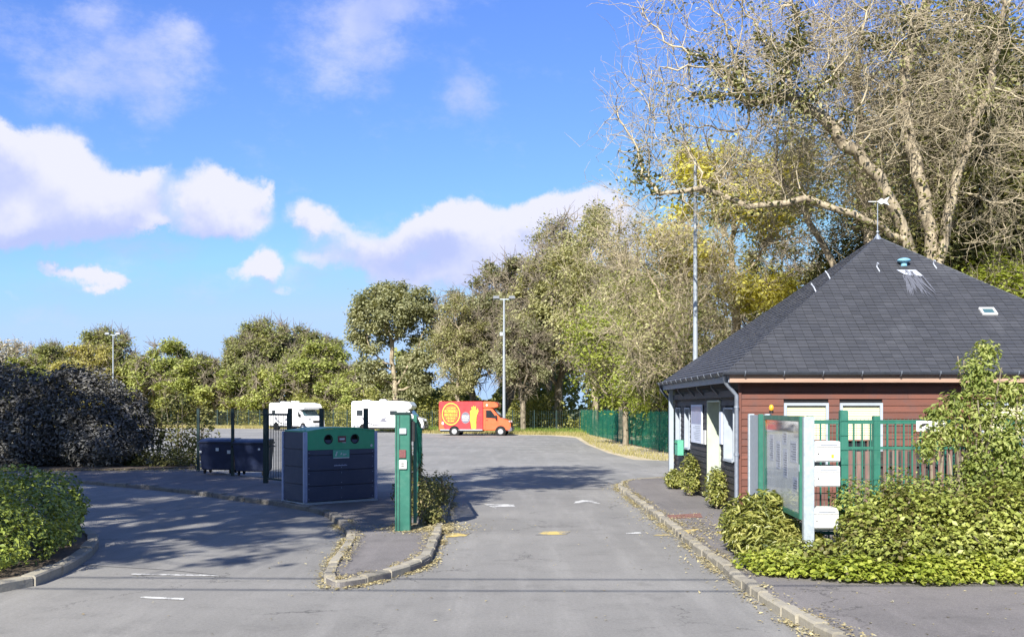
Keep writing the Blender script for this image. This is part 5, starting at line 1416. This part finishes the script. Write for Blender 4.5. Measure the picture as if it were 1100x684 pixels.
euc = make_tree('round_crowned_tree', [(0, 0, 12, 4.0, 4, 2.9, 5), (-3.2, 0, 10.6, 1.8, 2, 1.8, 1), (3.0, 0, 10.6, 1.8, 2, 2.4, 1.2), (-2.2, 0, 13, 1.8, 2, 1.5, 1), (2.4, 0, 7.2, 1.7, 2, 2.6, 1.6), (-1.9, 0, 7, 1.7, 2, 2.6, 1.5), (-3.8, 0, 9.4, 1.2, 1, 1.0, .6), (.2, .8, 4.8, 2.4, 1.5, 2.2, 2), (-2.6, 0, 5.5, .9, 1, 1.6, .8), (2.6, 0, 4.6, 1.2, 1, 1.6, .8)], root_line(4.5, 6, (-.3, 0)), 620, .5, .7, .3, .035, 71, 'bark_pale', leaf='greyolive', n_leaf=40000, leaf_size=.31, clump=.42,
                loc=(XY(427, 106), 106, 0), label='tall round crowned grey green tree standing alone behind the white motorhome', keep=.8, shell=.1, droop=.8)
gyo = make_tree('grey_green_tree', [(0, 0, 8.5, 4.0, 4, 4.5), (-2.5, 0, 12, 2.2, 2, 2.4), (2.3, 0, 11, 2.5, 2, 3)], root_line(3, 5), 330, .6, .9, .36, .04, 81, 'bark_mid', leaf='greyolive', n_leaf=14000, leaf_size=.31, clump=.45,
                loc=(XY(508, 104), 104, 0), label='grey green tree directly behind the red truck', group='trees at the end of the lot', keep=.28, twigs=2400, twig_len=1.8)
gyo.scale = (.9, .9, 1.0)
set_tree(gyo, (XY(548, 112), 112, 0), R(120), 1.15, 'taller grey green tree with a dark crown beside the lamp post of the truck', 'trees at the end of the lot', 1.3)
set_tree(twiggy, (XY(592, 106), 106, 0), R(80), .95, 'pale twiggy tree rising highest between the lamp post and the green fence', 'trees at the end of the lot', 1.12)
set_tree(twiggy, (XY(492, 101), 101, 0), R(200), .68, 'low twiggy tree just left of the red truck', 'trees at the end of the lot')
set_tree(oliveA, (XY(668, 78), 78, 0), R(50), .72, 'broad olive tree behind the left end of the green screened fence', 'trees at the end of the lot', .85)
set_tree(twiggy, (XY(640, 84), 84, 0), R(150), .7, 'thin pale tree at the corner where the green screened fence begins', 'trees at the end of the lot', .95)
set_tree(gyo, (XY(562, 94), 94, 0), R(20), .7, 'short grey green tree behind the nose of the red truck', 'trees at the end of the lot', .75)
# --- lime and yellow trees on the right
lime = make_tree('lime_green_tree', [(0, 0, 7, 3.0, 2.6, 3.2), (-1.5, 0, 5, 2.5, 2, 1.8), (1.5, 0, 9, 2, 2, 2), (.5, 0, 3.6, 3, 2, 1.4)], root_line(2, 4), 380, .4, .6, .16, .02, 91, 'bark_mid', leaf='lime', n_leaf=13000, leaf_size=.22, clump=.5, loc=(XY(672, 60), 60, 0),
                 label='airy lime green tree behind the middle of the green screened fence', keep=.4, twigs=1500, twig_len=1.2, shell=0, twig_r=.014)
yel = make_tree('yellow_leaved_tree', [(0, 0, 11.5, 3.0, 2.4, 2.0), (-2.4, 0, 9.6, 2.2, 2, 1.2), (2.2, 0, 13, 2.0, 2, 1.6), (.5, 0, 7.6, 2.6, 2, 1.3), (-1.5, 0, 13.6, 1.5, 2, 1.0)], root_line(3.4, 5), 420, .45, .7, .2, .018, 101, 'bark_pale', leaf='yellow', n_leaf=18000, leaf_size=.26, clump=.45, loc=(XY(800, 48), 48, 0),
                label='bright yellow leaved tree showing through the bare branches left of the roof', keep=.3, twigs=1800, twig_len=1.3, shell=0)
set_tree(lime, (XY(708, 56), 56, 0), R(33), .8, 'slender lime green tree above the right part of the green screened fence', 'trees right of the lot', .85)
set_tree(oliveA, (XY(850, 66), 66, 0), R(133), .95, 'olive tree behind the yellow leaved tree', 'trees right of the lot', .8)
set_tree(oliveA, (XY(735, 74), 74, 0), R(233), .85, 'olive tree behind the small tangled bare tree', 'trees right of the lot', .78)
set_tree(lime, (XY(1092, 36), 36, 0), R(90), .8, 'lime green leafy tree low behind the right slope of the roof', None, .72)

# --- trees along the left back
ygA = make_tree('yellow_green_tree', [(0, 0, 5.2, 5.5, 5, 3.6), (-4.5, 0, 3.8, 3.5, 3, 3), (4.5, 0, 4.2, 3.5, 3, 3), (1.4, 0, 8.8, 2.6, 3, 2.3), (-2.8, 0, 7.6, 2, 2, 1.8), (4.6, 0, 7.4, 1.5, 2, 1.4)], root_line(1.4, 4), 420, .8, 1.2, .3, .05, 111, 'bark_mid', leaf='yellowgreen', n_leaf=26000, leaf_size=.36, clump=.5,
                loc=(XY(330, 128), 128, 0), label='yellow green tree left of the round crowned tree, behind the white motorhomes', group='trees behind the lot at the left', shell=.15, aspect=.6, keep=.5, twigs=1800, twig_len=1.6)
mgA = make_tree('mid_green_tree', [(0, 0, 8, 4.5, 4, 4.2), (-3.4, 0, 7, 3, 3, 3.2), (3.8, 0, 7.6, 3.0, 3, 3), (-.5, 0, 11.6, 3.4, 2.5, 2.6, 60)], root_line(2.5, 4), 300, .8, 1.1, .3, .05, 121, 'bark_mid', leaf='midgreen', n_leaf=24000, leaf_size=.36, clump=.55,
                loc=(XY(291, 140), 140, 0), label='tallest mid green tree of the left row, above the recycling container', group='trees behind the lot at the left', shell=.2, twigs=2600, twig_len=1.8, keep=.6)
BG = 'trees behind the lot at the left'
set_tree(ygA, (XY(378, 126), 126, 0), R(100), .85, 'low yellow green tree between the two motorhomes', BG, .74)
set_tree(mgA, (XY(262, 137), 137, 0), R(310), .85, 'mid green tree left of the tallest one, above the barred gate', BG, .84)
set_tree(mgA, (XY(315, 144), 144, 0), R(190), .95, 'mid green tree right of the tallest one, above the recycling container', BG, .95)
set_tree(ygA, (XY(232, 132), 132, 0), R(200), 1.0, 'yellow green tree behind the dark bins', BG, .82)
set_tree(ygA, (XY(168, 136), 136, 0), R(40), 1.0, 'yellow green tree right of the slim lamp post', BG, 1.08)
set_tree(ygA, (XY(95, 134), 134, 0), R(300), 1.0, 'golden green tree just left of the slim lamp post above the grey bush', BG)
set_tree(mgA, (XY(120, 146), 146, 0), R(10), 1.0, 'mid green tree with an airy top right behind the slim lamp post', BG, .95)
set_tree(mgA, (XY(348, 146), 146, 0), R(130), .9, 'mid green tree behind the first white motorhome', BG, .86)
set_tree(mgA, (XY(210, 148), 148, 0), R(230), .9, 'mid green tree behind the yellow green one above the bins', BG, .7)
set_tree(mgA, (XY(60, 150), 150, 0), R(70), .9, 'mid green tree above the left part of the grey bush', BG, .82)
set_tree(ygA, (XY(40, 142), 142, 0), R(170), .9, 'yellow green tree peeping over the left grey bush', BG)
pg = make_tree('pale_blossom_tree', [(0, 0, 8, 4, 3, 4), (-3, 0, 7, 3, 3, 3)], root_line(2.5, 4), 250, .8, 1.1, .3, .05, 131, 'bark_pale', leaf='palegrey', n_leaf=7000, leaf_size=.4, clump=.6, loc=(XY(12, 150), 150, 0), label='pale greyish tree at the left edge above the grey bush', twigs=1500, twig_len=1.6, shell=.2)
set_tree(ygA, (XY(418, 130), 130, 0), R(260), .62, 'small yellow green tree below the round crowned tree', BG)
for o in bpy.data.objects:
    if o.name.startswith('yellow_green_tree') and abs(o.location.x - XY(95, 134)) < .01:
        for ch in o.children:
            if ch.name.startswith('crown'):
                ch.data = ch.data.copy(); ch.data.materials[0] = M['brownyellow']

# --- tall trees outside the left edge; they shade the drive
shade = make_tree('tall_shade_tree', [(0, 0, 13, 4.6, 4.2, 3.6), (3, 1, 11.5, 3, 3, 2.4), (-3, -1, 12, 3, 3, 3), (0, 0, 16.5, 3, 3, 2)], root_line(7, 8), 480, .55, .8, .4, .03, 141, 'bark_mid', leaf='midgreen', n_leaf=5600, leaf_size=.32, clump=.26, loc=(-13.0, 8.0, 0),
                  label='tall tree left of the camera, outside the picture, beside the hedge', group='shade trees left of the drive', keep=.32, twigs=1500, twig_len=1.3, shell=.1)
SHD = [(-10.6, 6.2, .9, 75, 'slim tall tree outside the left edge, closest to the camera'), (-15.0, 12.5, 1.0, 20, 'tall tree outside the left edge beside the drive, second in the row'), (-20.0, 17.0, .95, 110, 'tall tree outside the left edge before the grey bush'), (-25.0, 22.0, 1.0, 200, 'tall tree outside the left edge, farthest of the row'), (-18.5, 10.0, 1.0, 280, 'tall tree outside the left edge, set back from the street'), (-30, 25, 1.1, 60, 'tall tree far outside the left edge beside the grey bushes')]
lean_t = make_tree('tall_shade_tree', [(3.6, 3.4, 14.5, 3.2, 3.6, 2.2), (1.0, 1.0, 12.5, 3, 3, 2), (4.2, 6.0, 15.5, 2.4, 3, 1.6)], root_line(8, 8, (1.0, 1.5)), 300, .55, .8, .35, .03, 151, 'bark_mid', leaf='midgreen', n_leaf=7000, leaf_size=.34, clump=.42, loc=(-10.8, 8.6, 0),
                  label='tall tree outside the left edge that leans out over the drive', group='shade trees left of the drive', keep=.7, shell=.2)
for x, y, s, r_, l in SHD: set_tree(shade, (x, y, 0), R(r_), s, l, 'shade trees left of the drive')

# far woodland that closes the gaps
rng = np.random.default_rng(5)
n = 60000
xs = rng.uniform(-110, 40, n); 
yy = np.where(xs < -14, 150 + rng.uniform(0, 14, n) + (xs + 14) * -.1, 118 + rng.uniform(0, 14, n)); 
yy = np.where(xs > 8, rng.uniform(84, 125, n), yy)
hmax = 6.0 + 2.2 * np.sin(xs * .31) + 1.3 * np.sin(xs * .9 + 1)
zs = hmax * rng.random(n) ** .7
v, f = leaf_mesh(np.stack([xs, yy, zs], 1), .75, rng=rng, aspect=.6)
o = np_mesh('far_woodland', v, f, 'midgreen'); tagp(o, 'far mass of woodland filling the gaps between the trees', 'woodland', kind='stuff')
n = 42000
xs = rng.uniform(7.5, 34, n); yy = rng.uniform(44, 78, n); hh = 3.8 + 1.2 * np.sin(xs * .9) + .9 * np.sin(yy * .5)
zs = hh * rng.random(n) ** .8
v, f = leaf_mesh(np.stack([xs + .8, yy, zs], 1), .3, rng=rng, aspect=.6)
o = np_mesh('undergrowth', v, f, 'olive'); tagp(o, 'tangled undergrowth below the trees behind the hut and the green screened fence', 'undergrowth', kind='stuff')
n = 30000
t_ = rng.random(n); xs = -44 + t_ * 54; yl = np.interp(xs, [-44, -14, 6, 10], [138, 109, 96, 93.5]) + rng.uniform(0, 7, n); zs = rng.random(n) ** 1.1 * (2.7 + 1.3 * np.sin(xs * .7) + .7 * np.sin(xs * 1.9))
v, f = leaf_mesh(np.stack([xs, yl, np.abs(zs)], 1), .38, rng=rng, aspect=.5)
o = np_mesh('scrub', v, f, 'scrub'); tagp(o, 'low scrub and brambles along the far mesh fences', 'scrub', kind='stuff')

# ================================================================== BUSHES AND HEDGES
# near hedge (front left)
hb_ = []
for x, y, r in ((-7.25, 13.1, 1.1), (-7.15, 14.2, 1.05), (-7.5, 15.4, 1.1), (-8.2, 16.9, 1.2), (-9.0, 13.2, 1.5), (-9.6, 15.6, 1.7), (-11.2, 14, 1.7), (-11.5, 16.8, 1.7), (-8.3, 14.8, 1.3)):
    hb_.append((x + 8, y - 14, .48, r, r, .68))
make_bush('round_hedge', hb_, 46000, .078, 'hedge', 5, (-8, 14, .09), 'clipped green hedge in the kerbed planter at the front left corner', 'hedge', shell=.86, aspect=.5, up=.6, stems=20)
# big grey bushes in shade
gb_ = [(-2.2, .2, 1.7, 2.0, 1.7, 1.95), (.1, 0, 1.75, 1.9, 1.7, 1.95), (1.4, .2, 1.3, 1.4, 1.5, 1.6), (-1.8, -.6, 1.0, 2.2, 1.4, 1.2), (1.1, -.7, .9, 1.6, 1.2, 1.1), (-.1, 0, 2.3, 1.2, 1.2, 1.3), (-1.2, -.9, 1.6, 1.0, .9, 1.0), (.9, -.8, 1.9, .9, .8, .9)]
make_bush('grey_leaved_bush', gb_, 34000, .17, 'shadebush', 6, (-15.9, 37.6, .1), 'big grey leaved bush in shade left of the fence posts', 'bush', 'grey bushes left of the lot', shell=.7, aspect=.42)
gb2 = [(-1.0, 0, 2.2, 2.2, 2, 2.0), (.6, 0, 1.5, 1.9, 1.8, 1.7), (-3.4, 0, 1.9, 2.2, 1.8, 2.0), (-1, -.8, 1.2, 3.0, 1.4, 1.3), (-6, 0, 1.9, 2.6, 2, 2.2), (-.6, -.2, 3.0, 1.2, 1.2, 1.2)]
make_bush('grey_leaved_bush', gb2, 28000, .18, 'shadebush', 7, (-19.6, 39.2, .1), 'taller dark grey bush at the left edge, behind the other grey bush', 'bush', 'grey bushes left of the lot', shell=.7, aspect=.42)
make_bush('thin_bush', [(0, 0, .9, 1.1, .8, 1.1), (.5, 0, 1.8, .6, .5, .6), (-.5, 0, 2.3, .8, .5, .6), (-1.2, 0, 1.4, .8, .6, 1.2)], 2600, .15, 'ivy', 8, (-12.05, 38.6, .1), 'thin straggly bush between the grey bush and the bins', 'bush', shell=.3, stems=16)
make_bush('low_weeds', [(0, 0, .25, 1.3, .5, .5), (-1, .1, .2, .8, .4, .4)], 2200, .1, 'ivy', 18, (-12.3, 36.9, .12), 'low dark weeds at the foot of the grey bush beside the bins', 'weeds', shell=.3, stems=6)

# right front planting
make_bush('laurel_bush', [(-.25, .1, .38, .42, .5, .45), (.05, .3, .42, .4, .5, .45), (-.3, -.45, .25, .35, .45, .32), (.2, -.4, .22, .4, .45, .3), (.3, .6, .4, .3, .5, .45), (.35, -.9, .15, .35, .4, .26), (-.1, -.9, .12, .35, .35, .24)], 7500, .13, 'laurel', 9, (3.72, 15.1, .1), 'long leaved bushy shrub at the foot of the notice board', 'shrub', shell=.5, aspect=.26, up=.2, stems=14, droop=.6)
rb = random.Random(12)
edge = [(3.3, 13.55), (3.45, 13.2), (3.75, 12.9), (4.1, 12.75)] + [(4.5 + i * .42, 12.62 - .02 * i) for i in range(13)]
make_bush('trailing_ground_cover', [(x - 5.35 + rb.uniform(-.08, .08), y - 12.75 + rb.uniform(-.1, .1), .05, rb.uniform(.33, .46), rb.uniform(.3, .48), rb.uniform(.18, .34)) for x, y in edge], 14000, .065, 'vine', 10, (5.35, 12.75, .1), 'bright yellow green creeping plants along the pavement edge at the lower right', 'ground cover', shell=.45, aspect=.8, up=.9, stems=4)
mx_ = [(-1.3, -.2, .1, .5, .5, .3), (-.8, -.2, .12, .45, .5, .3), (-.3, 0, .4, .45, .6, .48)] + [(.1 + i * .45, rb.uniform(-.15, .15), rb.uniform(.42, .62), rb.uniform(.45, .65), .65, rb.uniform(.48, .66)) for i in range(9)] + [(i * .7 - .2, -.5, .28, .7, .45, rb.uniform(.3, .42)) for i in range(6)]
make_bush('ivy_hedge', mx_, 32000, .07, 'mixed', 11, (5.0, 13.5, .1), 'unkempt ivy hedge with brown and green leaves below the mesh fence', 'hedge', shell=.55, aspect=.75, up=.4, stems=22)
make_bush('ivy_hedge', [(-.3, 0, .7, .4, .4, .45), (.3, 0, .8, .4, .4, .5), (.8, 0, .75, .35, .4, .5), (1.3, 0, .9, .4, .4, .55), (1.9, 0, .95, .6, .5, .6), (2.6, 0, 1.0, .7, .5, .7), (3.3, .1, 1.1, .8, .6, .8)], 14000, .068, 'climber', 12, (5.0, 14.1, .1), 'fresh green shoots growing through the foot of the mesh fence', 'hedge', shell=.4, aspect=.5, up=.3, stems=20)
make_bush('climbing_shrub', [(0, 0, 2.0, .42, .35, .5), (-.05, 0, 2.55, .3, .3, .4), (.3, 0, 1.6, .5, .4, .5), (.85, 0, 1.75, .6, .45, .5), (.6, 0, 1.2, .6, .4, .5), (-.45, 0, 1.75, .3, .25, .25), (-.75, 0, 1.6, .22, .2, .3), (1.1, 0, 2.25, .45, .3, .25), (1.2, 0, 1.2, .6, .4, .5), (-.15, -.1, 1.3, .2, .2, .5), (.05, 0, 2.85, .2, .16, .2), (-.35, 0, 2.15, .28, .2, .2), (.4, 0, 2.3, .3, .25, .25), (-.6, .1, 2.0, .2, .2, .15), (1.6, 0, 1.9, .4, .3, .3)],
          12500, .082, 'climber', 13, (6.45, 14.15, .1), 'tall light green climber growing over the fence up to the gutter', 'climber', shell=.1, aspect=.42, up=.1, stems=34, droop=.9)
# vines on the side wall
for (x, y, hgt, l, sd) in ((4.35, 25.2, .95, 'straggly shrub at the foot of the black wall, below the white poster', 14), (4.35, 22.0, .8, 'straggly shrub at the foot of the black wall, right of the door', 15), (4.3, 27.3, .45, 'small weed clump at the far corner of the hut', 16)):
    make_bush('wall_shrub', [(0, 0, hgt * .5, .28, .55, hgt * .5), (.05, .35, hgt * .75, .16, .3, hgt * .3), (-.05, -.3, hgt * .25, .25, .35, hgt * .25)], 1500, .085, 'laurel', sd, (x, y, .11), l, 'shrub', 'plants against the black wall', shell=.2, stems=14)
make_bush('weed_tangle', [(0, 0, .3, .5, 1.2, .45), (-.3, 1.2, .35, .5, 1.0, .5), (.15, 2.6, .3, .4, 1.0, .45), (-.2, .8, .8, .15, .8, .6)], 4200, .075, 'weed', 17, (-1.75, 20.3, .1), 'tangle of dry weeds and ivy round the foot of the open gate leaf', 'weeds', shell=.15, stems=30)
make_bush('weed_clump', [(0, 0, .12, .25, .4, .2)], 700, .07, 'weed', 19, (-1.45, 18.9, .1), 'small tuft of weeds on the kerb right of the green pillar', 'weeds', shell=.1, stems=4)
# dead leaves and grass
def strip_points(line, n, off, spread, rng, z=.01):
    P = np.array(line); seg = np.linalg.norm(np.diff(P, axis=0), axis=1); cum = np.concatenate([[0], np.cumsum(seg)])
    # clumpy distribution along the line
    s = rng.random(n * 3) * cum[-1]; keepm = rng.random(n * 3) < (.25 + .75 * (np.sin(s * 2.1) * np.sin(s * .77 + 1) > 0)); s = s[keepm][:n]
    x = np.interp(s, cum, P[:, 0]); y = np.interp(s, cum, P[:, 1]); i = np.clip(np.searchsorted(cum, s) - 1, 0, len(seg) - 1)
    d = (P[i + 1] - P[i]) / seg[i][:, None]; nrm_ = np.stack([-d[:, 1], d[:, 0]], 1)
    o = off + rng.normal(size=len(s)) * spread
    return np.stack([x + nrm_[:, 0] * o, y + nrm_[:, 1] * o, np.full(len(s), z) + rng.random(len(s)) * .015], 1)
def litter(name, pts, size, m, label, up=2.5, aspect=.5, cat='dead leaves'):
    v, f = leaf_mesh(pts, size, up=up, aspect=aspect, rng=np.random.default_rng(3), fold=.2); o = np_mesh(name, v, f, m); tagp(o, label, cat, kind='stuff'); return o
rng = np.random.default_rng(9)
vis = [p for p in RKs if p[1] > 9 and p[1] < 31]
pts = np.concatenate([strip_points(vis, 2500, .07, .05, rng), strip_points(vis, 700, .1, .2, rng), strip_points(vis, 1300, -.17, .05, rng, .11)])
litter('leaf_litter', pts, .045, 'litter', 'dry leaves gathered in the gutter of the right kerb')
isl_v = isl_s[4:60]
pts = np.concatenate([strip_points(isl_v, 2800, .06, .05, rng), strip_points(isl_v, 1600, -.18, .06, rng, .1), strip_points(isl_v, 250, .0, .2, rng)])
litter('leaf_litter', pts, .045, 'litter', 'dry leaves gathered round the kerb of the pavement island')
n = 2200; a = np.stack([rng.normal(-1.55, .35, n), rng.normal(18.3, .35, n), np.full(n, .085)], 1)
b = np.stack([rng.normal(3.4, .4, 700), rng.normal(18.2, 1.2, 700), np.full(700, .1)], 1)
litter('leaf_litter', np.concatenate([a, b]), .05, 'litter', 'yellow dead leaves scattered on the pavement beside the green pillar')
n = 2600; a = np.stack([rng.uniform(-26, -9.5, n), rng.normal(35.0, .5, n), np.full(n, .12)], 1)
litter('leaf_litter', a, .07, 'litter', 'brown dead leaves on the pavement below the grey bushes')
n = 260; a = np.stack([rng.uniform(-9, 3, n), rng.uniform(9.5, 24, n), np.full(n, .012)], 1)
n = 160; b = np.stack([rng.uniform(3.2, 9, n), rng.uniform(9.5, 13, n), np.full(n, .095)], 1)
litter('leaf_litter', np.concatenate([a, b]), .04, 'litter', 'single fallen leaves scattered over the road and the right pavement')
def grass(name, pts, h, m, label, rng):
    n = len(pts); d = rng.normal(size=(n, 3)) * .35; d[:, 2] = 1; d /= np.linalg.norm(d, axis=1, keepdims=True)
    s = h * rng.uniform(.4, 1.2, (n, 1)); w = rng.normal(size=(n, 3)); w[:, 2] = 0; w /= np.linalg.norm(w, axis=1, keepdims=True); w *= s * .09
    v = np.stack([pts - w, pts + w, pts + d * s], 1).reshape(-1, 3); f = np.arange(n * 3).reshape(-1, 3)
    o = np_mesh(name, v, f, m); tagp(o, label, 'grass', kind='stuff')
n = 5000; y = rng.uniform(43, 90, n); x = np.interp(y, [43, 50, 62, 76, 90], [6.2, 4.9, 4.7, 5.0, 4.0]) + np.abs(rng.normal(0, 1, n)) ** 1 * 1.1
m_ = x < np.interp(y, [40, 50, 91], [7.8, 7.5, 6.1]); grass('dry_grass', np.stack([x, y, np.zeros(n)], 1)[m_], .16, 'drygrass', 'dry pale grass on the verge below the green screened fence', rng)
n = 26000; x = rng.uniform(-60, 6, n); y = np.interp(x, [-62, -24, -14, -8, 3, 6], [121, 109, 100, 90, 84, 80]) + np.abs(rng.normal(0, 1, n)) * 5 
grass('verge_grass', np.stack([x, y, np.zeros(n)], 1), .3, 'drygrass', 'straw coloured grass verge at the far edge of the parking lot', rng)
n = 22000; x = rng.uniform(-13, 12, n); y = np.interp(x, [-14, 6, 12], [99, 86, 84]) + rng.uniform(0, 14, n)
grass('green_grass', np.stack([x, y, np.zeros(n)], 1), .42, 'greengrass', 'bright green grass behind the red truck', rng)

# ---- overhead cables with poles beside the street (above and behind the view)
for (x, l) in ((-24, 'wooden cable pole on the left side of the street, outside the picture'), (26, 'wooden cable pole on the right side of the street, outside the picture')):
    t = empty('utility_pole', (x, 4.6, 0), 0, l, 'utility pole'); mb = MB(); mb.tube([(0, 0, 0), (0, 0, 7.6)], [.15, .1], 12); mb.build('pole', 'wood_pole', t); mb = MB(); mb.box(-.05, .05, -.6, .6, 6.7, 6.82); mb.build('crossarm', 'wood_pole', t)
for y, z0, l in ((4.35, 6.9, 'thin overhead cable across the street, lower and nearer one'), (5.05, 7.0, 'thin overhead cable across the street, upper one')):
    mb = MB(); mb.tube([(-24 + 50 * i / 24, y, z0 - .9 * (1 - ((i - 12) / 12) ** 2)) for i in range(25)], .02, 6); o = mb.build('overhead_cable', 'cable'); tagp(o, l, 'cable', 'overhead cables')
